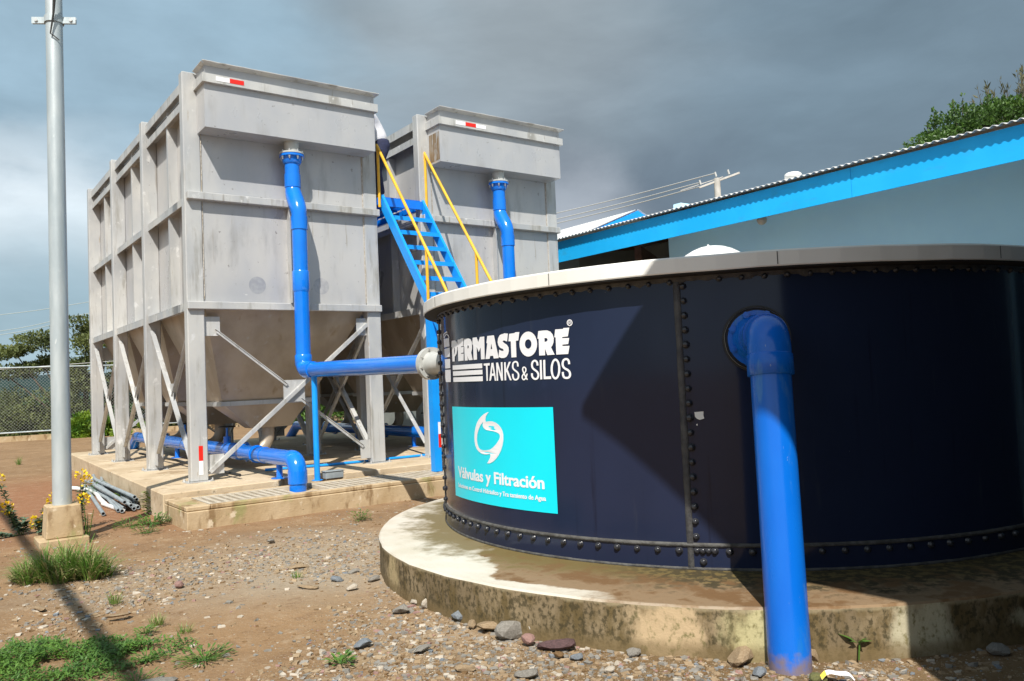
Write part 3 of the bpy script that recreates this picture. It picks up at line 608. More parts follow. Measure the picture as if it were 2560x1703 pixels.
# ------------------------------------------------------------------ overflow pipes in blue plastic
def flange(mb, c_, ax, r_, th, n=28): c_ = V(c_); ax = V(ax).normalized(); return mb.tube([c_ - ax * th / 2, c_ + ax * th / 2], r_, n)
def bolts(c_, ax, r_, k, L_, rad, ph=0):
    ax = V(ax).normalized(); u = ax.orthogonal().normalized(); v = ax.cross(u); out_ = []; c_ = V(c_)
    for i in range(k):
        mb = MB(); out_.append(mb)
        q = c_ + (u * cos(2 * pi * i / k + ph) + v * sin(2 * pi * i / k + ph)) * r_
        mb.tube([q - ax * L_ / 2, q + ax * L_ / 2], rad * .55, 6); mb.tube([q - ax * L_ * .36, q - ax * L_ * .16], rad, 6); mb.tube([q + ax * L_ * .16, q + ax * L_ * .36], rad, 6)
    return out_
def overflow_pipe(a0, first):
    X = a0 + 1.54; root = empty('overflow_pipe', L(X, -.21, 5.17), TH, 'blue pipe dropping down the front steel tank then bending out to the navy tank' if first else 'blue pipe dropping down the rear steel tank to behind the white rim', 'pipe', 'blue overflow pipes')
    def p(name, mb, m='blue', par=root):
        mb.v = [(x - X, y + .21, z - 5.17) for x, y, z in mb.v]; return mb.build(name, M[m], par)
    mb = MB(); flange(mb, (X, -.21, 5.155), (0, 0, 1), .185, .032)
    mb.tube([(X, -.21, 5.14), (X, -.21, 5.06), (X, -.21, 5.03)], [.150, .142, .122], 28)
    fl = p('flange', mb)
    for q in bolts((X, -.21, 5.165), (0, 0, 1), .158, 8, .15, .018, .2): p('bolt', q, 'zinc', fl)
    yb = -.42
    # straight, collar, swan neck, collar
    neck = [(X, -.21, 5.05), (X, -.21, 4.86), (X, -.21, 4.66)] 
    for i in range(1, 13):
        t = i / 12; s = t * t * (3 - 2 * t); neck.append((X, -.21 + (yb + .21) * s, 4.66 - .44 * t))
    neck += [(X, yb, 4.0)]
    rr = [.112, .112, .114] + [.114 + .016 * sin(pi * i / 12) for i in range(1, 13)] + [.114]
    p('swan_neck', MB().tube(neck, rr, 28)); p('collar', MB().tube([(X, -.21, 4.87), (X, -.21, 4.67)], [.122, .122], 28)); p('collar', MB().tube([(X, yb - .0, 4.18), (X, yb, 3.985)], .124, 28))
    p('pipe', MB().tube([(X, yb, 4.0), (X, yb, 2.05 if first else .3)], .112, 28))
    p('collar', MB().tube([(X, yb, 3.36), (X, yb, 3.345), (X, yb, 3.08), (X, yb, 3.045)], [.118, .125, .125, .115], 28))
    if not first: return root
    p('collar', MB().tube([(X, yb, 2.10), (X, yb, 2.085), (X, yb, 1.94), (X, yb, 1.93)], [.118, .126, .126, .118], 28))
    ez = 1.885; e = arc((X, yb - .15, ez + .13), (0, 1, 0), (0, 0, -1), .15, 0, pi / 2, 10)
    p('elbow', MB().tube([(X, yb, 2.02)] + [tuple(q) for q in e] + [(X, yb - .22, ez - .02)], .122, 28))
    zc = ez - .02; end = (1.57, -4.08, 1.815)
    p('pipe', MB().tube([(X, yb - .18, zc), end], .110, 28))
    d = (V(end) - V((X, yb - .18, zc))).normalized()
    p('collar', MB().tube([V((X, yb - .20, zc)), V((X, yb - .20, zc)) + d * .16], .124, 28))
    # stay under it
    p('support_post', MB().tube([(X - .0, -.80, .262), (X, -.80, 1.77)], .042, 16).tube([(X, -.80, .26), (X, -.80, .268)], .08, 16), 'sky_blue')
    st = MB(); flange(st, V(end) - d * .02, d, .185, .03); fl2 = p('tank_flange', st, 'grey_flange')
    st = MB(); flange(st, V(end) + d * .015, d, .185, .03); st.tube([V(end) + d * .03, V(end) + d * .10, V(end) + d * .42], [.135, .120, .115], 28); p('stub', st, 'grey_flange', fl2)
    for q in bolts(V(end) - d * .005, d, .155, 8, .10, .02, .3): p('bolt', q, 'zinc', fl2)
    return root
overflow_pipe(0, True); overflow_pipe(3.90, False)

# ------------------------------------------------------------------ sludge manifolds under the tanks
def manifold(a0, label):
    X = a0 + 1.05; z = .63
    root = empty('sludge_manifold', L(X, -1.3, .26), TH, label, 'pipe', 'blue manifolds under the tanks')
    def p(name, mb, m='blue', par=root):
        mb.v = [(x - X, y + 1.3, zz - .26) for x, y, zz in mb.v]; return mb.build(name, M[m], par)
    yb = -1.30; r_ = .115
    e = arc((X, yb + .17, z - .17), (0, -1, 0), (0, 0, 1), .17, 0, pi / 2, 10)
    p('elbow', MB().tube([(X, yb, z - .24)] + [tuple(q) for q in e] + [(X, yb + .22, z)], .124, 28))
    p('collar', MB().tube([(X, yb, z - .15), (X, yb, z - .32)], .130, 28)); p('pipe', MB().tube([(X, yb, .12), (X, yb, z - .3)], .116, 28))
    p('pipe', MB().tube([(X, yb + .2, z), (X, 8.6, z), (X, 9.3, .18)], r_, 28))
    for k in range(3):
        cb = .04 + 2.64 * k + 1.31
        p('tee', MB().tube([(X, cb - .33, z), (X, cb - .30, z), (X, cb - .29, z), (X, cb + .29, z), (X, cb + .33, z)], [.118, .126, .132, .132, .118], 28).tube([(X, cb, z), (X + .17, cb, z - .03)], .11, 24))
        fl = p('flange', flange(MB(), (X + .18, cb, z - .03), (1, 0, 0), .16, .03)); 
        for q in bolts((X + .19, cb, z - .03), (1, 0, 0), .135, 8, .10, .014): p('bolt', q, 'zinc', fl)
        p('valve_body', MB().tube([(X + .02, cb + .48, z + .05), (X + .02, cb + .48, z + .22)], .06, 14).tube([(X + .02, cb + .48, z + .22), (X + .02, cb + .48, z + .38)], .02, 8), 'blue')
        p('hand_wheel', MB().tube([(X + .02 + .13 * cos(t), cb + .48 + .13 * sin(t), z + .38) for t in np.linspace(0, 2 * pi, 21)], .012, 8, caps=False).beam((X - .11, cb + .48, z + .38), (X + .15, cb + .48, z + .38), .02, .012), 'rubber')
    for b in (-.62, 2.4, 5.0): p('support_post', MB().tube([(X, b, ZS), (X, b, z - .1)], .045, 14).tube([(X, b, ZS + .001), (X, b, ZS + .012)], .12, 20), 'blue')
    p('coupling_band', MB().tube([(X, .30, z), (X, .34, z)], .135, 28)); p('coupling_band', MB().tube([(X, -.05, z), (X, .0, z)], .122, 28))
    return root
manifold(0, 'thick blue pipe running under the left steel tank, its elbow dropping into the drain'); manifold(3.90, 'thick blue pipe in the shade under the rear steel tank')
mb = MB(); mb.tube([(0, 0, 0), (0, 1.6, .0), (0, 3.6, .02), (0, 6.5, 0)], .022, 10); o = mb.build('hose', M['rubber']); o.location = L(.62, -.2, ZS + .06); o.rotation_euler = (0, 0, TH)
tag(o, 'thin dark grey hose on the slab beneath the left blue manifold', 'hose')
mb = MB(); mb.tube([(0, 0, 0), (1.0, -.25, 0), (2.6, -.30, 0), (3.4, -.38, 0), (5.2, -.42, 0)], .022, 10); o = mb.build('water_pipe', M['sky_blue']); o.location = L(1.25, .55, ZS + .024); o.rotation_euler = (0, 0, TH)
tag(o, 'thin blue water pipe lying across the slab between the tanks', 'pipe')
vb = empty('valve_box', L(1.55, .03, 0), TH)
# small things by the drain
bx = empty('junction_box', L(1.80, -.76, .262), TH, 'small light grey box lying by the drain left of the stair post', 'box')
MB().box(-.14, .14, -.07, .07, 0, .10).build('case', M['grey_pipe'], bx, bevel=.008); MB().box(-.15, .15, -.08, .08, .101, .115).build('lid', M['grey_pipe'], bx, bevel=.004)
bpy.data.objects.remove(vb)
mb = MB(); mb.tube([(0, 0, 0), (-.03, 0, .10), (-.06, .02, .16)], .020, 12); o = mb.build('pipe_end', M['rim']); o.location = L(1.66, -.62, .262); o.rotation_euler = (0, 0, TH); tag(o, 'short whitish pipe end sticking up beside the grey box', 'pipe')

# ------------------------------------------------------------------ stairs and walkway
st = empty('access_stairs', L(3.55, -3.2, 0), TH, 'steep light blue steel stairs with yellow handrails between the two steel tanks', 'stairs')
def sp(name, mb, m='sky_blue', par=None):
    mb.v = [(x - 3.55, y + 3.2, z) for x, y, z in mb.v]; return mb.build(name, M[m], par or st)
SL = 1.335; zst = 4.70
def zs(b): return zst + SL * b
aL, aR = 3.19, 3.955
for a in (aL, aR):
    b1 = -3.30; mb = MB()
    sx = .0; h = .14
    mb.hexa([(a - .025, b1, zs(b1) - h), (a + .025, b1, zs(b1) - h), (a + .025, .02, zs(.02) - h * 1.5), (a - .025, .02, zs(.02) - h * 1.5), (a - .025, b1, zs(b1) + .06), (a + .025, b1, zs(b1) + .06), (a + .025, .02, zs(.02) + .06), (a - .025, .02, zs(.02) + .06)])
    mb.v = [(x, y, max(z, .005)) for x, y, z in mb.v]
    sp('stringer', mb)
b = -.235
while zs(b) > .3:
    z = zs(b) - .02
    mb = MB(); mb.box(aL + .026, aR - .026, b - .10, b + .10, z - .010, z); mb.box(aL + .026, aR - .026, b - .10, b - .09, z - .068, z - .0105)
    sp('tread', mb); b -= .207
# landing
mb = MB(); mb.box(aL + .026, aR - .026, -.04, .0, 4.58, 4.72); 
for i in range(28):
    x = aL + .04 + i * .0245; mb.box(x, x + .006, .0, 7.9, 4.715, 4.745)
for i in range(40): mb.box(aL + .03, aR - .03, .1 + i * .19, .112 + i * .19, 4.705, 4.738)
sp('walkway_grating', mb, 'blue')
mb = MB(); mb.box(3.09, 3.14, .0, 7.9, 4.60, 4.72); mb.box(3.96, 4.01, .0, 7.9, 4.60, 4.72)
for b_ in (.01, 2.6, 5.2, 7.85): mb.box(3.141, 3.959, b_, b_ + .05, 4.60, 4.70)
sp('walkway_frame', mb, 'blue')
for a, rb in ((3.12, -2.55), (4.03, -2.55)):
    rail = sp('handrail', MB().tube([(a, .03, zs(.03) + .88), (a, rb, zs(rb) + .88)], .024, 14), 'yellow')
    for b_, zb_ in ((.0, 4.56), (-1.46, zs(-1.46) - .12), (-2.45, zs(-2.45) - .12)):
        sp('rail_post', MB().tube([(a, b_, zb_), (a, b_, zs(b_) + .88)], .024, 14), 'yellow')
sp('support_post', MB().box(3.13, 3.25, -1.46, -1.34, .262, 2.78))
sp('support_post', MB().box(3.90, 4.02, -1.46, -1.34, .262, 2.78))
tp = sp('reflective_tape', MB().box(3.205, 3.25, -1.4635, -1.4612, .62, .82), 'red'); sp('reflective_tape', MB().box(3.205, 3.25, -1.4635, -1.4612, .821, 1.0), 'lettering')

# ------------------------------------------------------------------ person on the walkway
pr = empty('person', L(3.36, .38, 4.745), TH, 'person in white shirt and navy trousers bending over the left steel tank', 'person')
def skin_mesh(name, pts, edges, radii, m, sub=2, par=pr):
    me = bpy.data.meshes.new(name); me.from_pydata(pts, edges, []); o = bpy.data.objects.new(name, me); col.objects.link(o); o.parent = par
    me.materials.append(m)
    sk = o.modifiers.new('skin', 'SKIN'); ss = o.modifiers.new('sub', 'SUBSURF'); ss.levels = sub; ss.render_levels = sub
    sk.use_smooth_shade = True
    if not me.skin_vertices: me.skin_vertices.new(name='skin')
    for i, r_ in enumerate(radii): me.skin_vertices[0].data[i].radius = r_ if hasattr(r_, '__len__') else (r_, r_)
    me.skin_vertices[0].data[0].use_root = True
    return o
# body: pelvis root, spine leaning towards -a, legs, arms resting on the tank rim
pts = [(0, 0, .98), (-.03, 0, 1.12), (-.12, 0, 1.30), (-.26, 0, 1.46), (-.38, 0, 1.56), (-.46, 0, 1.64), (-.53, 0, 1.72),
       (.03, .10, .90), (-.10, .11, .52), (-.04, .12, .08), (-.19, .13, .03),
       (.0, -.10, .90), (-.12, -.11, .52), (-.06, -.12, .08), (-.21, -.13, .03),
       (-.25, .19, 1.44), (-.40, .26, 1.30), (-.50, .20, 1.46),
       (-.25, -.19, 1.44), (-.40, -.26, 1.32), (-.50, -.20, 1.46)]
ed = [(0, 1), (1, 2), (2, 3), (3, 4), (4, 5), (5, 6), (0, 7), (7, 8), (8, 9), (9, 10), (0, 11), (11, 12), (12, 13), (13, 14), (3, 15), (15, 16), (16, 17), (3, 18), (18, 19), (19, 20)]
rad = [.13, .12, .125, .12, .05, .075, .085, .085, .060, .042, .035, .085, .060, .042, .035, .055, .042, .030, .055, .042, .030]
body = skin_mesh('body', pts, ed, rad, M['skin'])
skin_mesh('shirt', [(0, 0, .98)] + [pts[i] for i in (1, 2, 3, 4)] + [pts[15], pts[16], pts[18], pts[19]], [(0, 1), (1, 2), (2, 3), (3, 4), (3, 5), (5, 6), (3, 7), (7, 8)], [(.17, .17), (.185, .18), (.155, .17), (.14, .19), (.065, .07), .08, .065, .08, .065], M['shirt'])
skin_mesh('trousers', [(0, 0, 1.12)] + [pts[i] for i in (0, 7, 8, 9, 11, 12, 13)], [(0, 1), (1, 2), (2, 3), (3, 4), (1, 5), (5, 6), (6, 7)], [(.175, .175), (.19, .20), .130, .078, .070, .130, .078, .070], M['trousers'])
MB().tube([(-.0 + .150 * cos(t), .152 * sin(t), 1.055 + .01 * cos(t)) for t in np.linspace(0, 2 * pi, 25)], .018, 8, caps=False).build('belt', M['leather'], pr)
for s in (1, -1): MB().ell((-.13, .125 * s, .045), (.14, .05, .045), 14, 8).build('shoe', M['leather'], pr)
hd = MB().ell((-.57, 0, 1.755), (.085, .075, .11), 16, 12).ell((-.65, 0, 1.745), (.02, .012, .02), 8, 6)
for s in (1, -1): hd.ell((-.56, .076 * s, 1.75), (.02, .01, .03), 8, 6)
hdo = hd.build('head', M['skin'], pr)
MB().ell((-.645, .03, 1.768), (.010, .012, .007), 8, 6).ell((-.645, -.03, 1.768), (.010, .012, .007), 8, 6).build('eyes', M['hair'], hdo)
MB().ell((-.64, 0, 1.705), (.012, .025, .006), 8, 6).build('mouth', M['rust'], hdo)
MB().ell((-.545, 0, 1.785), (.098, .086, .10), 18, 12, jit=.12).build('hair', M['hair'], pr)
for s in (1, -1):
    pts = [(-.50, .20 * s, 1.46), (-.57, .19 * s, 1.475)]; ed = [(0, 1)]; rad = [(.028, .022), (.036, .014)]
    for k in range(4):
        y = .19 * s + (k - 1.5) * .020; i0 = len(pts); pts += [(-.60, y, 1.478), (-.635, y, 1.470), (-.65 + .006 * abs(k - 1.5), y, 1.452)]; ed += [(1, i0), (i0, i0 + 1), (i0 + 1, i0 + 2)]; rad += [.0095, .0085, .0075]
    i0 = len(pts); pts += [(-.55, .19 * s - s * .045, 1.465), (-.58, .19 * s - s * .058, 1.455)]; ed += [(1, i0), (i0, i0 + 1)]; rad += [.011, .009]
    skin_mesh('hand', pts, ed, rad, M['skin'], 2)
# ------------------------------------------------------------------ navy round tank
tk = empty('storage_tank', TC + V((0, 0, ZR)), 0, 'big round navy bolted tank with white rim, white lettering and a teal sign', 'tank')
def tp_(name, mb, m, par=tk, bevel=0):
    mb.v = [(x - TC.x, y - TC.y, z - ZR) for x, y, z in mb.v]; return mb.build(name, M[m] if isinstance(m, str) else m, par, bevel)
def cyl(u, z, off=0):
    a = u / 2.844 - R(160); r_ = TR + off; return (TC.x + r_ * cos(a), TC.y + r_ * sin(a), z)
def cyla(deg, z, off=0): a = R(deg); r_ = TR + off; return (TC.x + r_ * cos(a), TC.y + r_ * sin(a), z)
mb = MB(); N = 192
zz = [ZR, .44, .4401, 2.30]; rr = [TR + .004, TR + .004, TR - .0, TR]
for k in (0, 2):
    vs = [(TC.x + rr[k + j] * cos(2 * pi * i / N), TC.y + rr[k + j] * sin(2 * pi * i / N), zz[k + j]) for j in (0, 1) for i in range(N)]
    mb.add(vs, [(i, (i + 1) % N, N + (i + 1) % N, N + i) for i in range(N)], True)
tp_('shell', mb, 'navy')
# sealant ledge and vertical seams, a little uneven
def band(z, h, off, m, name, a0=-180, a1=180, n=360, wob=.003):
    mb = MB(); vs = []
    for i in range(n + 1):
        d = a0 + (a1 - a0) * i / n; o_ = wob * noise.noise(V((d * .9, z, 0))); 
        vs += [cyla(d, z - h / 2 + o_, .002), cyla(d, z - h / 2 + o_, off), cyla(d, z + h / 2 + wob * noise.noise(V((d * .9, z, 9))), off * .7), cyla(d, z + h / 2 + .006, .001)]
    mb.add(vs, [(i * 4 + k, i * 4 + 4 + k, i * 4 + 5 + k, i * 4 + 1 + k) for i in range(n) for k in range(3)], True); return tp_(name, mb, m)
band(.443, .018, .014, 'ledge', 'sealant_seam')
band(ZR + .006, .016, .012, 'ledge', 'base_sealant', wob=.006)
def vseam(d, w_=.042):
    mb = MB(); vs = []; n = 40
    for i in range(n + 1):
        z = lerp(ZR, 2.27, i / n); q = w_ / 2 + .004 * noise.noise(V((d, z * 6, 0))); da = math.degrees(q / TR)
        vs += [cyla(d - da - .05, z, .001), cyla(d - da * .9, z, .009), cyla(d + da * .9, z, .009), cyla(d + da + .05, z, .001)]
    mb.add(vs, [(i * 4 + k, i * 4 + 1 + k, i * 4 + 5 + k, i * 4 + 4 + k) for i in range(n) for k in range(3)], True); return tp_('panel_seam', mb, 'seam')
SE = [-172.0, -110.4, -48.8, 12.8, 74.4, 136.0]
for d in SE: vseam(d)
# bolts: one shared mesh, an object each where the photo shows them
bmb = MB(); vs = []
for r_, z in ((.026, .0), (.026, .003), (.020, .004), (.020, .013), (.015, .020), (.008, .023)):
    vs += [(z, r_ * cos(2 * pi * j / 12), r_ * sin(2 * pi * j / 12)) for j in range(12)]
bmb.add(vs, [(i * 12 + j, i * 12 + (j + 1) % 12, i * 12 + 12 + (j + 1) % 12, i * 12 + 12 + j) for i in range(5) for j in range(12)] + [tuple(60 + j for j in range(12))], True)
bolt0 = bmb.build('bolt', M['bolt'], tk)
cnt = 0; rest = MB()
def put_bolt(deg, z, single, s=1.0):
    global cnt
    x, y, _ = cyla(deg, z, .004 if z > .44 else .006)
    if single and cnt < 100:
        o = bolt0 if cnt == 0 else bolt0.copy()
        if cnt: col.objects.link(o); o.parent = tk
        o.location = (x - TC.x, y - TC.y, z - ZR); o.rotation_euler = (random.uniform(0, 6), 0, 0)
        o.rotation_euler = (0, 0, R(deg)); o.scale = (s * random.uniform(.9, 1.1),) * 3; cnt += 1
    else:
        rm = Matrix.Rotation(R(deg), 4, 'Z'); rest.add([rm @ (V(v) * s) + V((x, y, z)) for v in bmb.v], bmb.f, True)
z = .50; zl = []
while z < 2.24: zl.append(z); z += .0985
for zz_ in zl: put_bolt(-109.55, zz_, True)
for d in (-109.5, -108.75, -108.0, -107.2): put_bolt(d, .408, True, .95)
put_bolt(-108.75, .335, True, .95)
STEP = 2.93
d = -111.9
bl = []
while d > -176: bl.append(d); d -= STEP
d = -105.3
while d < -34: bl.append(d); d += STEP
for d in bl: put_bolt(d, .405, True, .95)
for zz_ in zl: put_bolt(-171.2, zz_, True)
for d in bl[:40]: put_bolt(d + .6, 2.208, True, .82)
for d in np.arange(-33, 184, STEP): put_bolt(d, .405, False, .95)
for d in bl[40:]: put_bolt(d + .6, 2.205, False, .95)
for d in np.arange(-33, 184, STEP): put_bolt(d + .6, 2.205, False, .95)
for se in (-48.0, 13.6, 75.2, 136.8):
    for zz_ in zl: put_bolt(se, zz_, False)
o = tp_('bolt', rest, 'bolt'); o['kind'] = 'stuff'
# rim: faceted white capping in long lengths, with roof
mb = MB(); NR = 72; R1 = 2.985
prof = [(R1 - .10, 2.252), (R1 - .004, 2.250), (R1, 2.258), (R1, 2.346), (R1 - .012, 2.358), (R1 - .14, 2.372)]
vs = [(TC.x + r_ * cos(2 * pi * i / NR), TC.y + r_ * sin(2 * pi * i / NR), z + .004 * noise.noise(V((i * .6, 0, 0)))) for r_, z in prof for i in range(NR)]
mb.add(vs, [(k * NR + i, k * NR + (i + 1) % NR, (k + 1) * NR + (i + 1) % NR, (k + 1) * NR + i) for k in range(5) for i in range(NR)])
rim = tp_('rim', mb, 'rim')
for d in (-158.5, -128, -97.6, -67, -37): tp_('rim_joint', MB().hexa([cyla(d - .05, 2.262, .1455), cyla(d + .05, 2.262, .1455), cyla(d + .05, 2.262, .1472), cyla(d - .05, 2.262, .1472), cyla(d - .05, 2.345, .1455), cyla(d + .05, 2.345, .1455), cyla(d + .05, 2.345, .1472), cyla(d - .05, 2.345, .1472)]), 'ledge', tk)
mb = MB(); prof = [(TR + .012, 2.240), (TR + .135, 2.240), (TR + .137, 2.249), (TR + .02, 2.249)]
vs = [(TC.x + r_ * cos(2 * pi * i / NR), TC.y + r_ * sin(2 * pi * i / NR), z) for r_, z in prof for i in range(NR)]
mb.add(vs, [(k * NR + i, k * NR + (i + 1) % NR, (k + 1) % 4 * NR + (i + 1) % NR, (k + 1) % 4 * NR + i) for k in range(4) for i in range(NR)])
tp_('rim_underside', mb, 'dark')
# sealant drips under the rim
mb = MB(); vs = []; n = 720
for i in range(n + 1):
    d = -180 + 360 * i / n; dr = max(0, noise.noise(V((d * .55, 0, 0)))) * .035 + max(0, noise.noise(V((d * 1.7, 4, 0)))) * .02
    vs += [cyla(d, 2.238, .012), cyla(d, 2.232 - dr - .012, .008), cyla(d, 2.226 - dr - .016, .001)]
mb.add(vs, [(i * 3 + k, i * 3 + 3 + k, i * 3 + 4 + k, i * 3 + 1 + k) for i in range(n) for k in (0, 1)], True); tp_('sealant_drips', mb, 'seam')
mb = MB(); vs = [(TC.x + r_ * cos(2 * pi * i / NR), TC.y + r_ * sin(2 * pi * i / NR), z) for r_, z in ((R1 - .142, 2.371), (1.2, 2.45), (.02, 2.52)) for i in range(NR)]
mb.add(vs, [(k * NR + i, k * NR + (i + 1) % NR, (k + 1) * NR + (i + 1) % NR, (k + 1) * NR + i) for k in (0, 1) for i in range(NR)]); tp_('roof', mb, 'rim')
# white dome vent on the roof
dc = V((1.935, 7.6, 0)); prof = [(.345, 2.38), (.345, 2.60), (.335, 2.625), (.30, 2.665), (.25, 2.70), (.19, 2.735), (.12, 2.762), (.05, 2.775), (.008, 2.777)]
nv = 40; vs = [(dc.x + r_ * cos(2 * pi * i / nv), dc.y + r_ * sin(2 * pi * i / nv), z) for r_, z in prof for i in range(nv)]
mb = MB().add(vs, [(k * nv + i, k * nv + (i + 1) % nv, (k + 1) * nv + (i + 1) % nv, (k + 1) * nv + i) for k in range(len(prof) - 1) for i in range(nv)], True)
mb.ell((1.90, 7.6, 2.783), (.012, .012, .010), 8, 6); tp_('roof_vent', mb, 'white')
# writing
LOGO_POLYS = [[[[658,19570],[1627,19564],[1991,19430],[2145,19183],[2095,18750],[1840,18366],[1324,18129],[1301,17750],[644,17762],[674,18984],[519,19073]],[[1280,18972],[1425,18924],[1466,18662],[1337,18429],[1195,18315]]],[[[2247,19573],[2866,19581],[3057,19632],[3593,19620],[3458,18971],[2954,18960],[2947,18894],[3548,18900],[3468,18406],[2946,18400],[2938,18330],[3509,18326],[3429,17739],[2226,17735],[2230,18941],[2102,19007]]],[[[3711,19558],[4577,19548],[4953,19447],[5159,19236],[5204,19005],[5154,18627],[4977,18331],[5204,17719],[4474,17723],[4261,18098],[4279,17720],[3669,17725],[3673,18901],[3555,18965]],[[4346,18978],[4478,18971],[4565,18870],[4537,18756],[4426,18697],[4321,18718]]],[[[5349,19536],[6026,19540],[6271,19129],[6562,19522],[7235,19521],[7161,17701],[6595,17707],[6601,18660],[6279,18321],[5973,18733],[5948,17717],[5358,17713],[5379,18956],[5254,19009]]],[[[7676,19528],[8608,19522],[9115,17691],[8442,17686],[8383,17908],[7980,17906],[7866,17687],[7278,17695],[7631,18933],[7513,18970]],[[8203,18898],[8297,18460],[8079,18447]]],[[[10385,19530],[10245,18922],[9905,19026],[9734,19019],[9717,18948],[9891,18829],[10216,18666],[10394,18441],[10405,18191],[10306,17947],[10098,17744],[9812,17668],[9467,17674],[9092,17793],[9221,18347],[9506,18241],[9736,18221],[9786,18290],[9689,18374],[9348,18484],[9126,18696],[9055,18954],[9135,19239],[9359,19477],[9655,19546],[9827,19545],[9915,19589]]],[[[10523,19499],[11143,19512],[11209,19567],[11696,19560],[11538,18920],[11270,18909],[11251,17658],[10677,17662],[10679,18912],[10404,18930]]],[[[13487,18525],[13453,18319],[13376,18126],[13261,17955],[13112,17815],[12935,17712],[12740,17653],[12535,17639],[12331,17673],[12138,17753],[11966,17876],[11824,18034],[11722,18220],[11663,18425],[11652,18639],[11690,18849],[11774,19045],[11900,19218],[12060,19357],[12245,19457],[12446,19513],[12652,19522],[12853,19484],[13038,19401],[13200,19277],[13331,19119],[13425,18935],[13478,18734]],[[12925,18567],[12891,18431],[12810,18319],[12695,18248],[12562,18228],[12432,18263],[12324,18348],[12255,18470],[12237,18610],[12273,18746],[12356,18858],[12473,18929],[12607,18948],[12736,18912],[12842,18827],[12908,18706]]],[[[13663,19483],[14120,19494],[14513,19476],[14807,19360],[15007,19142],[15096,18865],[15057,18564],[14939,18334],[14804,18207],[15110,17649],[14427,17645],[14229,18139],[14222,17648],[13644,17658],[13660,18909],[13548,18934]],[[14227,18923],[14415,18918],[14510,18836],[14504,18735],[14399,18656],[14224,18644]]],[[[15258,19489],[15956,19472],[15988,19537],[16507,19532],[16353,18909],[15862,18895],[15837,18810],[16457,18782],[16353,18349],[15851,18340],[15837,18240],[16456,18216],[16313,17635],[15256,17641],[15265,18895],[15154,18929]]],[[[637,17412],[6748,17366],[6731,16983],[653,17028]]],[[[674,16887],[6742,16856],[6733,16484],[677,16504]]],[[[697,16355],[6750,16335],[6739,15934],[685,15969]]],[[[-2334,19914],[-133,19871],[-92,19125],[-2274,19133]]],[[[-2188,19003],[-46,19021],[-123,18209],[-2134,18205]]],[[[-2165,18060],[-74,18024],[-121,17211],[-2123,17210]]],[[[-2150,17085],[-36,17067],[-108,15979],[-2050,15990],[-2295,16410]]],[[[-2096,19963],[-1945,20163],[-1413,20274],[-859,20279],[-370,20185],[-79,20023],[-58,19858],[-287,19893],[-357,20061],[-871,20210],[-1432,20172],[-1761,20026],[-1779,19935]]],[[[-2418,20382],[-814,20544],[-688,20474],[-719,20290],[-889,20310],[-922,20428],[-2026,20294],[-2131,20007],[-2329,19935]]],[[[6958,17338],[7874,17356],[7846,17163],[7548,17160],[7501,15946],[7297,15940],[7290,17159],[6981,17182]]],[[[8100,17347],[8386,17353],[8655,15925],[8469,15923],[8392,16321],[8100,16319],[7917,15944],[7700,15941]],[[8223,17031],[8356,16516],[8101,16505]]],[[[8739,17338],[9000,17345],[9349,16411],[9356,17347],[9561,17356],[9547,15921],[9314,15916],[8940,16931],[8916,15919],[8715,15917]]],[[[9759,17323],[9969,17328],[9963,16749],[10347,17339],[10581,17336],[10170,16759],[10588,15910],[10388,15909],[10008,16586],[9960,16535],[9929,15921],[9731,15919]]],[[[13669,17314],[13858,17322],[13838,15879],[13637,15879]]],[[[13999,17305],[14202,17316],[14160,16072],[14680,16081],[14681,15878],[13972,15881]]],[[[15558,16575],[15538,16406],[15496,16246],[15436,16104],[15360,15985],[15272,15897],[15175,15844],[15076,15828],[14978,15851],[14887,15911],[14807,16005],[14743,16129],[14698,16277],[14674,16441],[14672,16612],[14694,16783],[14737,16944],[14799,17088],[14877,17206],[14967,17293],[15064,17345],[15164,17360],[15261,17336],[15351,17274],[15429,17179],[15491,17055],[15534,16908],[15557,16746]],[[15369,16583],[15346,16398],[15302,16231],[15239,16099],[15164,16016],[15085,15989],[15009,16022],[14944,16110],[14896,16246],[14869,16417],[14868,16604],[14891,16791],[14937,16958],[15001,17090],[15076,17173],[15155,17198],[15230,17165],[15295,17076],[15342,16940],[15368,16770]]],[[[16800,19866],[16784,19794],[16746,19730],[16690,19681],[16620,19652],[16545,19646],[16470,19663],[16404,19702],[16352,19760],[16321,19829],[16313,19904],[16329,19977],[16368,20041],[16425,20090],[16495,20118],[16571,20124],[16646,20106],[16711,20067],[16762,20010],[16792,19941]],[[16730,19872],[16713,19804],[16673,19749],[16615,19714],[16548,19706],[16482,19724],[16428,19768],[16394,19829],[16385,19898],[16402,19966],[16443,20021],[16501,20056],[16568,20064],[16633,20046],[16687,20002],[16721,19941]]]]
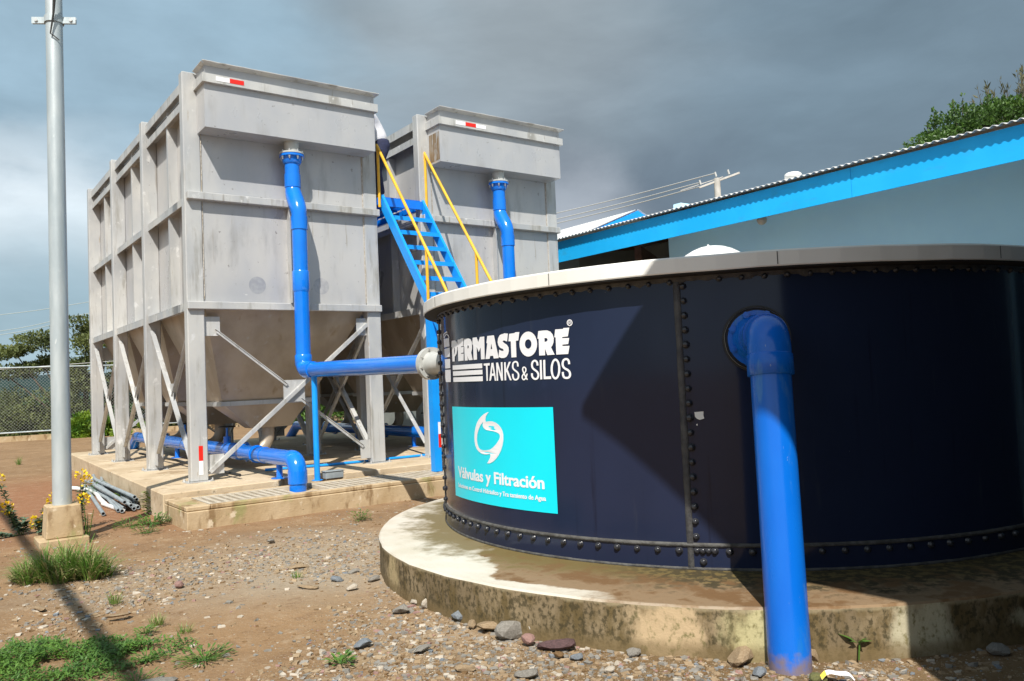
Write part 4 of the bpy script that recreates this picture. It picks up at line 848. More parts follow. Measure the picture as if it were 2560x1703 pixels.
LOGO_STROKES = [[[[11456,16929],[11461,17028],[11453,17151],[11410,17249],[11330,17327],[11208,17372],[11071,17376],[10928,17343],[10797,17275],[10727,17176],[10697,17071],[10683,16955],[10701,16834],[10773,16734],[10876,16650],[11007,16575],[11130,16506],[11225,16435],[11289,16364],[11310,16288],[11302,16203],[11270,16113],[11219,16045],[11137,16008],[11048,15993],[10981,16004],[10921,16036],[10875,16109],[10846,16203],[10842,16305],[10848,16387]],[[11272,16935],[11276,17029],[11271,17135],[11242,17197],[11206,17234],[11163,17249],[11106,17251],[11021,17231],[10947,17195],[10910,17137],[10887,17052],[10874,16953],[10886,16864],[10932,16801],[11009,16739],[11127,16672],[11259,16597],[11374,16510],[11461,16409],[11493,16295],[11484,16183],[11443,16068],[11358,15962],[11215,15893],[11052,15866],[10895,15890],[10767,15962],[10693,16071],[10655,16189],[10650,16306],[10657,16394]]],[[[12269,16366],[12239,16288],[12188,16185],[12103,16070],[12014,15978],[11967,15955],[11950,15957],[11904,15991],[11866,16052],[11859,16120],[11882,16193],[11962,16267],[12070,16349],[12176,16434],[12264,16531],[12294,16646],[12279,16752],[12220,16836],[12127,16893],[12012,16906],[11903,16875],[11839,16806],[11812,16725],[11810,16645],[11839,16547],[11904,16415],[11999,16256],[12145,16044],[12270,15869]],[[12400,16340],[12368,16258],[12312,16145],[12220,16020],[12116,15912],[12005,15861],[11880,15872],[11787,15938],[11730,16028],[11719,16129],[11756,16236],[11856,16330],[11967,16415],[12067,16494],[12137,16568],[12157,16651],[12147,16728],[12111,16778],[12068,16805],[12028,16809],[11994,16801],[11969,16769],[11950,16712],[11949,16654],[11973,16573],[12033,16449],[12124,16296],[12267,16087],[12390,15914]]],[[[13532,16922],[13528,17016],[13509,17136],[13456,17236],[13374,17316],[13260,17363],[13136,17369],[13014,17339],[12907,17273],[12828,17174],[12781,17052],[12778,16912],[12819,16773],[12910,16666],[13024,16582],[13152,16508],[13262,16440],[13334,16361],[13378,16280],[13381,16197],[13356,16115],[13306,16046],[13250,16002],[13191,15991],[13124,15998],[13055,16030],[12992,16080],[12955,16138],[12934,16204],[12935,16290],[12945,16362]],[[13340,16919],[13337,17007],[13323,17105],[13288,17168],[13247,17209],[13209,17224],[13166,17226],[13114,17213],[13060,17180],[13009,17116],[12976,17030],[12975,16924],[13002,16824],[13062,16756],[13151,16690],[13273,16620],[13403,16537],[13503,16429],[13565,16309],[13571,16183],[13535,16065],[13461,15961],[13349,15879],[13204,15847],[13058,15862],[12930,15918],[12830,15998],[12768,16090],[12738,16190],[12738,16297],[12748,16377]]],[[[16441,16893],[16437,16993],[16419,17119],[16367,17221],[16286,17300],[16177,17342],[16062,17347],[15940,17324],[15820,17259],[15739,17150],[15695,17024],[15686,16888],[15714,16752],[15788,16637],[15897,16542],[16034,16472],[16152,16414],[16226,16354],[16274,16290],[16296,16210],[16296,16129],[16272,16060],[16235,16011],[16185,15989],[16111,15979],[16019,15982],[15947,16001],[15907,16040],[15875,16108],[15861,16234],[15859,16350]],[[16259,16889],[16256,16982],[16242,17084],[16211,17143],[16175,17179],[16137,17193],[16083,17195],[16013,17182],[15956,17154],[15911,17089],[15879,16997],[15872,16895],[15891,16800],[15939,16727],[16012,16662],[16129,16603],[16263,16536],[16367,16449],[16441,16348],[16477,16228],[16476,16108],[16437,15997],[16360,15901],[16245,15845],[16120,15826],[15984,15832],[15846,15873],[15748,15961],[15692,16075],[15674,16226],[15672,16349]]],[[[16505,19757],[16505,19881],[16517,19998],[16546,20000],[16589,19981],[16608,19961],[16614,19938],[16604,19911],[16586,19892],[16546,19893],[16502,19901]],[[16454,19759],[16454,19885],[16470,20016],[16549,20044],[16618,20016],[16654,19979],[16665,19933],[16649,19888],[16607,19852],[16544,19850],[16495,19858]]],[[[16535,19866],[16550,19841],[16571,19806],[16595,19768],[16614,19736]],[[16580,19884],[16595,19859],[16616,19825],[16640,19786],[16659,19755]]]]
SWIRL = [[[7462,13442],[7118,13387],[6699,13259],[6260,13068],[5864,12827],[5515,12539],[5251,12187],[5068,11804],[4972,11360],[4973,10982],[5079,10642],[5324,10372],[5638,10202],[6010,10082],[6435,10028],[6910,10038],[7371,10108],[7434,9989],[7375,9803],[7129,9546],[6881,9317],[7312,9349],[7765,9506],[8210,9758],[8596,10078],[8925,10452],[9153,10879],[9276,11240],[9308,11688],[9229,11955],[9051,12219],[8718,12468],[8318,12627],[7900,12704],[7517,12710],[6945,12656],[6901,12846],[7008,13094],[7225,13296]],[[6592,12671],[6142,12398],[5762,12014],[5499,11600],[5396,11189],[5463,10817],[5666,10530],[5910,10387],[6340,10337],[6878,10364],[7397,10444],[7851,10631],[8295,10906],[8625,11189],[8818,11405],[8856,11586],[8766,11733],[8468,11846],[8055,11925],[7404,11969],[6950,12002],[6608,12131],[6442,12312],[6469,12499]]]
def poly_on_tank(loops, off):
    lo = [[V((p[0] / 1e4, p[1] / 1e4, 0)) for p in l_] for l_ in loops]
    tri = tessellate_polygon(lo); flat = [p for l_ in lo for p in l_]
    mb_ = MB(); vs = [cyl(p.x, p.y, off) for p in flat]
    fs = []
    for a, b_, c_ in tri:
        n_ = (flat[b_] - flat[a]).cross(flat[c_] - flat[a]).z
        fs.append((a, b_, c_) if n_ > 0 else (a, c_, b_))
    return vs, fs
mb = MB()
for g in LOGO_POLYS:
    if len(g[0]) == 4 and len(g) == 1:      # bars: cut along their length so that they follow the curve
        q = [V((p[0] / 1e4, p[1] / 1e4)) for p in g[0]]; n = 8
        vs = [cyl(*(q[3].lerp(q[2], i / n)), .0045) for i in range(n + 1)] + [cyl(*(q[0].lerp(q[1], i / n)), .0045) for i in range(n + 1)]
        mb.add(vs, [(i, i + 1, n + 2 + i, n + 1 + i) for i in range(n)])
    else: mb.add(*poly_on_tank(g, .0045))
for i, g in enumerate(LOGO_STROKES):
    a, b_ = g; n = len(a); vs = [cyl(p[0] / 1e4, p[1] / 1e4, .0045 + .0002 * (i % 3)) for p in a + b_]
    mb.add(vs, [(k, k + 1, n + k + 1, n + k) for k in range(n - 1)])
o = tp_('lettering', mb, 'lettering'); o['label'] = 'white lettering PERMASTORE TANKS & SILOS with silo emblem and three bars'
# sign
sg = MB(); n = 24
u0 = -0.0005; u1 = R(30 - .35) * 2.844
u1 = R(29.65) * 2.844
vs = [cyl(lerp(u0, u1, i / n), lerp(.603, 1.381, j / 2), .004) for j in range(3) for i in range(n + 1)]
sg.add(vs, [(j * (n + 1) + i, j * (n + 1) + i + 1, (j + 1) * (n + 1) + i + 1, (j + 1) * (n + 1) + i) for j in range(2) for i in range(n)], True)
sign = tp_('sign', sg, 'teal')
mb = MB().add(*poly_on_tank(SWIRL, .0065)); o = tp_('emblem', mb, 'lettering', sign)
def text_on_tank(txt, u0, u1, base, cap, bold, name, spacing=1.0, sh=.0045):
    cu = bpy.data.curves.new('txt', 'FONT'); cu.body = txt; cu.size = 1; cu.offset = bold; cu.space_character = spacing; cu.resolution_u = 4; cu.fill_mode = 'FRONT'
    to = bpy.data.objects.new('txt', cu); col.objects.link(to); bpy.context.view_layer.update()
    me = bpy.data.meshes.new_from_object(to.evaluated_get(bpy.context.evaluated_depsgraph_get()))
    vs = [v.co.copy() for v in me.vertices]; fs = [tuple(p.vertices) for p in me.polygons]
    x0 = min(v.x for v in vs); x1 = max(v.x for v in vs); hcap = .729 * 1.0
    mb_ = MB().add([cyl(u0 + (v.x - x0) / (x1 - x0) * (u1 - u0), base + v.y * cap / hcap, .0065) for v in vs], fs)
    mb_.add([cyl(u0 + sh + (v.x - x0) / (x1 - x0) * (u1 - u0), base + sh * .4 + v.y * cap / hcap, .0069) for v in vs], fs)
    bpy.data.objects.remove(to); bpy.data.curves.remove(cu); bpy.data.meshes.remove(me)
    return tp_(name, mb_, 'lettering', sign)
text_on_tank('V\u00e1lvulas y Filtraci\u00f3n', .108, 1.356, .777, .094, .021, 'lettering', 1.0)
text_on_tank('Soluciones en Control Hidr\u00e1ulico y Tra tamiento de Agua', .100, 1.367, .690, .036, .021, 'lettering', 1.02, .0022)
# scrap of paper
pp = [(-.0, 0), (.052, .004), (.050, -.022), (.054, -.044), (.028, -.052), (.012, -.044), (.002, -.030)]
mb = MB().add([cyl(R(160 - 108.9) * 2.844 + p[0] * 1.15, 1.325 + p[1], .0045) for p in pp], [tuple(range(len(pp)))][:1]); mb.f = [f_[::-1] for f_ in mb.f]
mb.add([cyl(R(160 - 108.75) * 2.844 + p[0], 1.245 + p[1], .0045) for p in ((0, 0), (.01, .002), (.008, -.01), (.001, -.008))], [(3, 2, 1, 0)])
tp_('paper_scrap', mb, 'rim')['label'] = 'torn scrap of white paper stuck on the tank'
# inlet flange for the foreground pipe: black gasket ring, white ring, blue flange
fa = R(-100.35); fr = V((cos(fa), sin(fa), 0)); fc = TC + fr * (TR + .0) + V((0, 0, 1.794))
# ------------------------------------------------------------------ blue pipe in the foreground
base = V((1.420, 4.420, 0)); top = V((1.478, 4.64, 1.60))
fp = empty('feed_pipe', base, 0, 'thick blue pipe rising in the foreground and bending back into the navy tank', 'pipe')
def fpp(name, mb, m='blue_old', par=fp):
    mb.v = [tuple(V(v) - base) for v in mb.v]; return mb.build(name, M[m], par)
ax = (top - base).normalized()
mb = MB().tube([fc + fr * .002, fc + fr * .012], .220, 36); fpp('gasket', mb, 'rubber')
mb = MB(); vs = []; nn = 60
for i in range(nn):
    t = 2 * pi * i / nn; u = V((-fr.y, fr.x, 0)); q = fc + u * cos(t) * .193 + V((0, 0, 1)) * sin(t) * .193; ro = 1 + .012 * noise.noise(V((cos(t) * 3, sin(t) * 3, 1)))
    q2 = fc + (u * cos(t) + V((0, 0, 1)) * sin(t)) * .205 * ro; vs += [tuple(q2 + fr * .013), tuple(q2 + fr * .032)]
mb.add(vs, [(2 * i, 2 * ((i + 1) % nn), 2 * ((i + 1) % nn) + 1, 2 * i + 1) for i in range(nn)], True); fpp('sealing_ring', mb, 'rim')
mb = MB().tube([fc + fr * .013, fc + fr * .05], .186, 36).tube([fc + fr * .05, fc + fr * .10, fc + fr * .14], [.158, .140, .128], 32)
fl = fpp('flange', mb)
for q in bolts(fc + fr * .055, fr, .168, 8, .06, .024, .39): fpp('bolt', q, 'blue_old', fl)
tz = 1.794; tcx = base + ax * (1.60 / ax.z)            # pipe axis near the top
hd_ = (V((tcx.x, tcx.y, 0)) - V((fc.x, fc.y, 0))); hl = hd_.length; hd_.normalize(); ez = tz
re_ = .118
cA = V((tcx.x, tcx.y, tz)) - hd_ * re_ - V((0, 0, re_))
e = [cA + hd_ * re_ * sin(t) + V((0, 0, 1)) * re_ * cos(t) for t in np.linspace(0, pi / 2, 12)]
fpp('pipe', MB().tube([fc + fr * .10, e[0]], .120, 36))
fpp('collar', MB().tube([e[0] - hd_ * .16, e[0] - hd_ * .005], .130, 36))
fpp('elbow', MB().tube([e[0] - hd_ * .02] + e + [e[-1] - V((0, 0, .02)) - ax * .01], .1235, 36))
q = e[-1]
fpp('collar', MB().tube([q + ax * .0, q - ax * .006, q - ax * .122, q - ax * .126], [.124, .130, .130, .116], 36))
fpp('pipe', MB().tube([base - ax * .08, q - ax * .1], .114, 36))

# ------------------------------------------------------------------ light grey pole with its pedestal
pb = V((-5.12, 9.10, 0))
po = empty('steel_pole', pb, TH, 'tall galvanised steel pole on a square concrete footing at the left', 'pole')
MB().tube([(0, 0, .40), (0, 0, 3), (0, 0, 9)], [.098, .093, .082], 28).build('pole', M['galv'], po)
mb = MB(); a, b_ = .17, .185
mb.hexa([(-b_, -b_, .07), (b_, -b_, .07), (b_, b_, .07), (-b_, b_, .07), (-.165, -.165, .42), (.165, -.165, .42), (.165, .165, .42), (-.165, .165, .42)])
fo = mb.build('footing', M['concrete_side'], po, bevel=.01); MB().box(-.26, .23, -.26, .23, -.05, .069).build('footing_base', M['concrete_side'], fo, bevel=.01)
mb = MB()
for s in (1, -1):
    pts = [(.10 * cos(t), s * .10 * sin(t)) for t in np.linspace(0.15, pi - .15, 14)]
    pts = [(.24, s * .012)] + [(.13, s * .012)] + pts[0:] + [(-.13, s * .012), (-.24, s * .012)]
    for i in range(len(pts) - 1):
        (x0, y0), (x1, y1) = pts[i], pts[i + 1]; mb.beam((x0, y0, 5.96), (x1, y1, 5.96), .006, .075, (0, 0, 1))
cl = mb.build('clamp', M['galv'], po); cl.rotation_euler = (0, 0, R(-30)) ; 
for x in (.19, -.19): MB().tube([(x, -.03, 5.96), (x, .03, 5.96)], .02, 6).build('clamp_bolt', M['zinc'], cl)
mb = MB(); mb.tube([(.02, -.115, 5.76), (.06, -.12, 5.98), (.10, -.16, 6.20), (.16, -.5, 7.4), (.1, -1.5, 8.6)], [.008, .012, .02, .03, .03], 8)
mb.tube([(.02, -.115, 5.76), (.05, -.10, 5.74), (.09, -.06, 5.70)], .006, 6)
o = mb.build('cable', M['cable'], po); o.rotation_euler = (0, 0, -TH + .0)

# ------------------------------------------------------------------ overhead insulated cable whose shadow crosses the yard, and its two poles (all outside the frame)
AC = -5.27
oc = MB(); pts = []
for i in range(41):
    b_ = lerp(-22, 22, i / 40); pts.append(L(AC, b_, 6.0 + .6 * ((b_ + 8) / 26) ** 2))
oc.tube(pts, .055, 10); o = oc.build('overhead_cable', M['cable']); tag(o, 'thick black overhead cable whose shadow crosses the ground at the left', 'cable')
for b_, z in ((-22, 6.17), (22, 6.8)):
    x_ = L(AC, b_, 0); MB().tube([x_, x_ + V((0, 0, z + .6))], [.16, .11], 16).build('cable_pole', M['utility']); tag(bpy.context.scene.collection.objects[-1], 'grey concrete pole carrying the thick black cable', 'pole', 'poles of the thick overhead cable')

# ------------------------------------------------------------------ blue-eaved building on the right
bd = empty('service_building', L(9.7, -6, 0), TH, 'pale blue building with bright blue eaves board and corrugated roof at the right', 'building')
def bp_(name, mb, m, par=bd, bevel=0):
    mb.v = [(x - 9.7, y + 6, z) for x, y, z in mb.v]; return mb.build(name, M[m], par, bevel)
mb = MB(); mb.box(9.1, 9.3, -16, -.92, 0, 4.42); mb.box(9.301, 18, -1.12, -.92, 0, 5.0); mb.box(9.301, 18, -16, -15.8, 0, 5.0); bp_('wall', mb, 'wall')
mb = MB(); mb.box(11.8, 12.0, -.37, 5.0, 0, 4.8); mb.box(9.7, 11.8, 4.8, 5.0, 0, 4.4); bp_('porch_wall', mb, 'wall2')
for k, (b0, b1) in enumerate(((-16, -5.42), (-5.414, 3.0))): bp_('eaves_board', MB().box(8.2, 8.222, b0, b1, 4.10, 4.550), 'fascia')
bp_('soffit', MB().box(8.225, 9.095, -16, -.93, 4.43, 4.45), 'wall')
mb = MB()
for b_ in np.arange(-15.5, 3.0, 1.2): mb.hexa([(8.225, b_, 4.30), (11.75, b_, 4.78), (11.75, b_ + .08, 4.78), (8.225, b_ + .08, 4.30), (8.225, b_, 4.42), (11.75, b_, 4.92), (11.75, b_ + .08, 4.92), (8.225, b_ + .08, 4.42)]) if b_ > -.9 else None
bp_('rafters', mb, 'timber')
bp_('porch_beam', MB().beam((9.0, -.15, 4.12), (11.7, 1.6, 4.12), .14, .26), 'timber')
# corrugated roof: sine profile along the eaves
def corrugated(a0, z0, a1, z1, b0, b1, wl=.108, amp=.014, t_=.006, n=10):
    mb = MB(); cnt_ = int((b1 - b0) / wl * n); vs = []
    for i in range(cnt_ + 1):
        b_ = b0 + (b1 - b0) * i / cnt_; dz = amp * cos(2 * pi * (b_ - b0) / wl)
        vs += [(a0, b_, z0 + dz), (a1, b_, z1 + dz), (a0, b_, z0 + dz + t_), (a1, b_, z1 + dz + t_)]
    fs = []
    for i in range(cnt_):
        q = i * 4; fs += [(q, q + 1, q + 5, q + 4), (q + 2, q + 6, q + 7, q + 3), (q, q + 4, q + 6, q + 2), (q + 1, q + 3, q + 7, q + 5)]
    return mb.add(vs, fs, False)
rf = bp_('roof', corrugated(8.09, 4.585, 13.5, 5.37, -16, 3.0), 'roof')
bp_('roof', corrugated(18.9, 4.62, 13.5, 5.40, -16, 3.0), 'roof')
vt = MB().tube([(9.3, -3.71, 4.78), (9.3, -3.71, 4.90)], .10, 16).tube([(9.3, -3.71, 4.90), (9.3, -3.71, 4.905), (9.3, -3.71, 4.975), (9.3, -3.71, 5.0)], [.10, .145, .145, .11], 20)
bp_('vent_cap', vt, 'white', rf)
mb = MB().tube([(9.69, -2.95, 4.02), (9.62, -2.95, 4.02)], .07, 16).ell((9.56, -2.95, 4.0), (.10, .10, .10), 16, 10); bp_('wall_lamp', mb, 'lampglobe') if 'lampglobe' in M else None
M['lampglobe'] = mat('lamp_globe', (0.42, 0.36, 0.28), .35)
bp_('wall_lamp', mb if False else MB().tube([(8.40, -3.66, 4.29), (8.40, -3.66, 4.12)], .05, 14).ell((8.40, -3.66, 4.10), (.085, .085, .085), 16, 10), 'lampglobe')
# rear building with a steeper roof
b2 = empty('rear_building', L(12, 5, 0), TH, 'smaller building behind with a pale sloping roof and blue gable board', 'building')
def b2p(name, mb, m): mb.v = [(x - 12, y - 5, z) for x, y, z in mb.v]; return mb.build(name, M[m], b2)
b2p('wall', MB().box(9.9, 13.4, 2.7, 14, 0, 4.9), 'wall2')
b2p('roof', corrugated(9.4, 4.86, 11.6, 5.74, 2.3, 14.5), 'roof'); b2p('roof', corrugated(13.8, 4.86, 11.6, 5.74, 2.3, 14.5), 'roof')
for s_, x0 in ((1, 9.4), (-1, 13.8)):
    g = MB(); q = [(x0, 2.31, 4.62), (11.6, 2.31, 5.50), (11.6, 2.335, 5.50), (x0, 2.335, 4.62), (x0, 2.31, 4.84), (11.6, 2.31, 5.715), (11.6, 2.335, 5.715), (x0, 2.335, 4.84)]
    g.hexa(q if s_ > 0 else [q[i] for i in (1, 0, 3, 2, 5, 4, 7, 6)]); b2p('gable_board', g, 'sky_blue')
# building behind the camera, on the right: its roof corner shades the right half of the tank
b3 = empty('pump_house', L(3, -14.5, 0), TH, 'pump house behind the viewer whose roof shades the right of the navy tank', 'building')
def b3p(name, mb, m): mb.v = [(x - 3, y + 14.5, z) for x, y, z in mb.v]; return mb.build(name, M[m], b3)
b3p('roof', MB().hexa([(-1.2, -21, 4.97), (9.5, -21, 4.97), (9.5, -10.03, 4.97), (-1.2, -10.03, 4.97), (-1.2, -21, 5.05), (9.5, -21, 5.05), (9.5, -10.03, 5.05), (-1.2, -10.03, 5.05)]), 'roof')
b3p('wall', MB().box(-.1, 9.2, -20.6, -11.3, 0, 4.96), 'pump_wall'); b3p('soffit', MB().box(-1.15, 9.4, -20.9, -10.1, 4.90, 4.965), 'pump_wall')
for x in (5.2, 6.6): b3p('pilaster', MB().box(x, x + .22, -11.299, -11.1, 0, 4.92), 'wall')
mb = MB()
b3p('door', MB().box(8.0, 8.9, -11.296, -11.27, 0, 2.1), 'sky_blue')
mb = MB(); 
for x in (-1.1, 2.5, 6.0, 9.2): mb.box(x, x + .14, -10.2, -10.06, 0, 4.96) if x > 20 else None
# ------------------------------------------------------------------ utility pole and power lines
up = empty('utility_pole', V((9.30, 35, 0)), 0, 'distant pale utility pole with crossarm and insulators above the blue eaves', 'pole')
UP = V((9.30, 35, 0))
def upp(name, mb, m='utility'): return mb.build(name, M[m], up)
upp('mast', MB().tube([(0, 0, 0), (0, 0, 10.0)], [.21, .135], 14))
upp('crossarm', MB().beam((-.80, 0, 9.62), (1.0, .0, 10.20), .09, .08).beam((-1.6, .1, 9.55), (.3, .1, 10.08), .03, .03))
upp('bracket_arm', MB().beam((.10, 0, 8.55), (1.0, 0, 8.82), .09, .08))
mb = MB()
for x, z in ((1.08, 8.72), (-.38, 8.40)):
    mb.tube([(x - .06, 0, z - .24), (x + .07, 0, z + .34)], .055, 8)
    for k in range(5): mb.tube([(x - .05 + k * .028, 0, z - .2 + k * .11), (x - .045 + k * .028, 0, z - .17 + k * .11)], .09, 10)
mb.tube([(1.25, 0, 8.5), (1.32, 0, 8.95)], .03, 8)
for x, z in ((-.02, 10.08), (-.72, 9.75), (.55, 10.16)): mb.tube([(x, 0, z), (x - .05, 0, z + .2)], .045, 8)
upp('insulators', mb, 'wire')
LN = [[(9.2, 35, 10.22), (2.98, 42, 10.27), (-12, 51, 9.55), (-31.49, 60, 8.75), (-40.7, 64, 8.50), (-60, 72, 8.6)],
      [(8.6, 35, 9.86), (2.95, 42, 9.95), (-12, 51, 8.95), (-31.5, 60, 7.90), (-40.74, 64, 7.20), (-60, 72, 7.0)],
      [(8.5, 35, 9.66), (2.9, 42, 9.72), (-12, 51, 8.70), (-31.5, 60, 7.62), (-40.74, 64, 6.90), (-60, 72, 6.6)]]
def smooth(pts, k=6):
    P = [V(p) for p in pts]; out_ = []
    for i in range(len(P) - 1):
        p0, p1, p2, p3 = P[max(i - 1, 0)], P[i], P[i + 1], P[min(i + 2, len(P) - 1)]
        for j in range(k):
            t = j / k; out_.append(.5 * ((2 * p1) + (p2 - p0) * t + (2 * p0 - 5 * p1 + 4 * p2 - p3) * t * t + (p3 - p0 + 3 * (p1 - p2)) * t ** 3))
    return out_ + [P[-1]]
for i, ln in enumerate(LN):
    o = MB().tube(smooth(ln), .022, 6).build('power_line', M['wire'])
    tag(o, ('uppermost pale power line running left from the utility pole', 'middle pale power line, just above the lowest one', 'lowest of the three pale power lines')[i], 'power line', 'power lines on the distant pole')
x_ = V((-60, 72.1, 0)); o = MB().tube([x_, x_ + V((0, 0, 9.2))], [.2, .13], 12).build('utility_pole', M['utility']); tag(o, 'pale pole far left outside the picture holding the power lines', 'pole')

# ------------------------------------------------------------------ chain-link fence at the back
def F_(s, z=0): # along the fence, s metres from its left end
    a = -22 + s; return L(a, 25.72 - .08 * (a + .5), z)
FL = 46; FZ0 = .34; FZ1 = 2.92
fe = empty('chain_link_fence', F_(0), 0, 'galvanised chain-link fence across the back of the yard, diagonal brace at left', 'fence')
def fpn(name, mb, m='galv'):
    o_ = F_(0); mb.v = [tuple(V(v) - o_) for v in mb.v]; return mb.build(name, M[m], fe)
fpn('top_rail', MB().tube([F_(0, FZ1), F_(FL, FZ1)], .030, 8)); fpn('bottom_rail', MB().tube([F_(0, FZ0), F_(FL, FZ0)], .030, 8))
for s in (.5, 3.6, 6.7, 10.0, 13.2, 16.3, 21.25, 27.2, 33.2, 39.2, 45): fpn('post', MB().tube([F_(s, 0), F_(s, FZ1 + .06)], .034, 8))
mb = MB(); H_ = FZ1 - FZ0; s = -H_
while s < FL:
    for sg_ in (1, -1):
        s0, z0_, s1, z1_ = (s, FZ0, s + H_, FZ1) if sg_ > 0 else (s + H_, FZ0, s, FZ1)
        if s0 < 0: z0_ += -s0 if sg_ > 0 else 0; s0 = 0
        if s1 < 0: z1_ -= (0 - s1); s1 = 0
        if s0 > FL: z0_ += s0 - FL; s0 = FL
        if s1 > FL: z1_ -= s1 - FL; s1 = FL
        if abs(s1 - s0) > .05: mb.tube([F_(s0, z0_) , F_(s1, z1_)], 0.0036, 3, caps=False)
    s += .125
fpn('wire_mesh', mb, 'mesh_wire')
fpn('brace', MB().tube([F_(16.35, 1.95), F_(21.2, FZ0 + .02)], .03, 8))
fpn('guard_wire', MB().tube([F_(10, 2.35), F_(21.25, 2.85), F_(26, 3.12)], .012, 5), 'wire')
mb = MB(); pp = []
for i in range(93):
    s = i * .5; pp.append(F_(s, .1 + .012 * noise.noise(V((s, 0, 0)))))
for i in range(92):
    a = pp[i]; b_ = pp[i + 1]; q = V((D2.x, D2.y, 0)) * .12
    mb.hexa([a - q - V((0, 0, .15)), b_ - q - V((0, 0, .15)), b_ + q - V((0, 0, .15)), a + q - V((0, 0, .15)), a - q + V((0, 0, .1)), b_ - q + V((0, 0, .1)), b_ + q + V((0, 0, .1)), a + q + V((0, 0, .1))])
o = mb.build('kerb', M['concrete_side']); tag(o, 'low concrete kerb along the foot of the fence', kind='structure')
# ------------------------------------------------------------------ plants
rnd = random.Random(11)
def leaf(mb, p, d, up, ln, wd, fold=.15):
    """one bent leaf of two faces each side of the midrib"""
    d = V(d).normalized(); s = d.cross(V(up)); s = s.normalized() if s.length > 1e-4 else V((1, 0, 0)); n = s.cross(d)
    p = V(p); m = p + d * ln * .5 - n * ln * .04; t = p + d * ln - n * ln * .12
    mb.add([p, m + s * wd / 2 + n * wd * fold, t, m - s * wd / 2 + n * wd * fold, m], [(0, 4, 1), (4, 2, 1), (0, 3, 4), (4, 3, 2)])
def rdir(r_=rnd, zlo=-1, zhi=1):
    z = r_.uniform(zlo, zhi); a = r_.uniform(0, 2 * pi); q = sqrt(max(0, 1 - z * z)); return V((q * cos(a), q * sin(a), z))
def foliage(mb, c_, rad, n, ln, wd, shell=.55, up=.4, clump=0, seed=0):
    """n leaves through an ellipsoid, thinned by noise so that gaps open"""
    c_ = V(c_); k = 0; tries = 0
    while k < n and tries < n * 6:
        tries += 1
        q = rdir() * (rnd.random() ** shell)
        p = V((q.x * rad[0], q.y * rad[1], q.z * rad[2]))
        if clump and noise.noise((c_ + p) * clump + V((seed, 0, 0))) < -.05 + .12 * q.length: continue
        d = (q + rdir() * 1.0 + V((0, 0, up))).normalized()
        leaf(mb, c_ + p, d, rdir(), ln * rnd.uniform(.6, 1.25), wd * rnd.uniform(.7, 1.2)); k += 1
def limb(mb, a, b_, r0, r1, n=6, wob=.12):
    a = V(a); b_ = V(b_); pts = [a.lerp(b_, i / 6) + (V((noise.noise(a * 3 + V((i, 0, 0))), noise.noise(a * 3 + V((0, i, 0))), 0)) * wob * (b_ - a).length * .3 if 0 < i < 6 else V((0, 0, 0))) for i in range(7)]
    mb.tube(pts, [lerp(r0, r1, i / 6) for i in range(7)], n); return pts
# broad-leaved tree behind the roof on the right
tb = V((13.3, 22.6, 0)); tr = empty('broadleaf_tree', tb, 0, 'dark green broad-leaved tree rising behind the blue eaves at the right', 'tree')
tm = MB(); limb(tm, (0, 0, 0), (.1, 0, 4.2), .20, .14, 10); cr = MB()
tips = []
for k in range(46):
    a = rnd.uniform(0, 2 * pi); rr_ = sqrt(rnd.random()) * 1.85; z = 8.35 - .62 * (rr_) ** 1.5 * 1.0 + rnd.uniform(-.9, .15)
    tips.append(V((rr_ * cos(a), rr_ * sin(a) * .8, z)))
for x, z in ((-1.75, 7.75), (-1.35, 8.25), (-1.05, 8.65), (-.72, 8.85), (-.36, 8.92), (-.15, 8.68), (.02, 8.6), (.32, 8.95), (.60, 8.8), (.78, 9.12), (.95, 8.55), (-2.0, 7.75 - .3), (-1.95, 6.95)):
    tips.append(V((x, rnd.uniform(-.5, .5), z)))
for i, t in enumerate(tips):
    st_ = V((t.x * .35, t.y * .35, 4.1 + .35 * rnd.random())); pts = limb(tm, st_, t, .045, .010, 5)
    n = 34 if i >= 46 else 26
    for j in range(n):
        u = rnd.uniform(.45, 1.0) if i < 46 else rnd.uniform(.72, 1.0); p = st_.lerp(t, u) + rdir() * (.10 + .20 * (1 - u)) * (1 if i < 46 else .6)
        for _ in range(3): leaf(cr, p + rdir() * .05, rdir(zlo=-.1) + V((0, 0, .35)), rdir(), rnd.uniform(.09, .15), rnd.uniform(.045, .07))
foliage(cr, (.05, 0, 7.95), (1.45, 1.4, .80), 5200, .12, .07, .6, .4, 2.1, 5); foliage(cr, (-.9, 0, 7.5), (1.05, 1.2, .60), 3600, .12, .07, .6, .4, 1.6, 9); foliage(cr, (.95, 0, 8.3), (.9, 1.0, .62), 4200, .12, .07, .6, .4, 1.8, 3); foliage(cr, (0, 0, 5.6), (1.9, 1.7, 1.0), 1200, .14, .07, .6, .4, 1.2, 2)
tm.build('trunk', M['bark'], tr); cr.build('crown', M['leaf_tree'], tr)
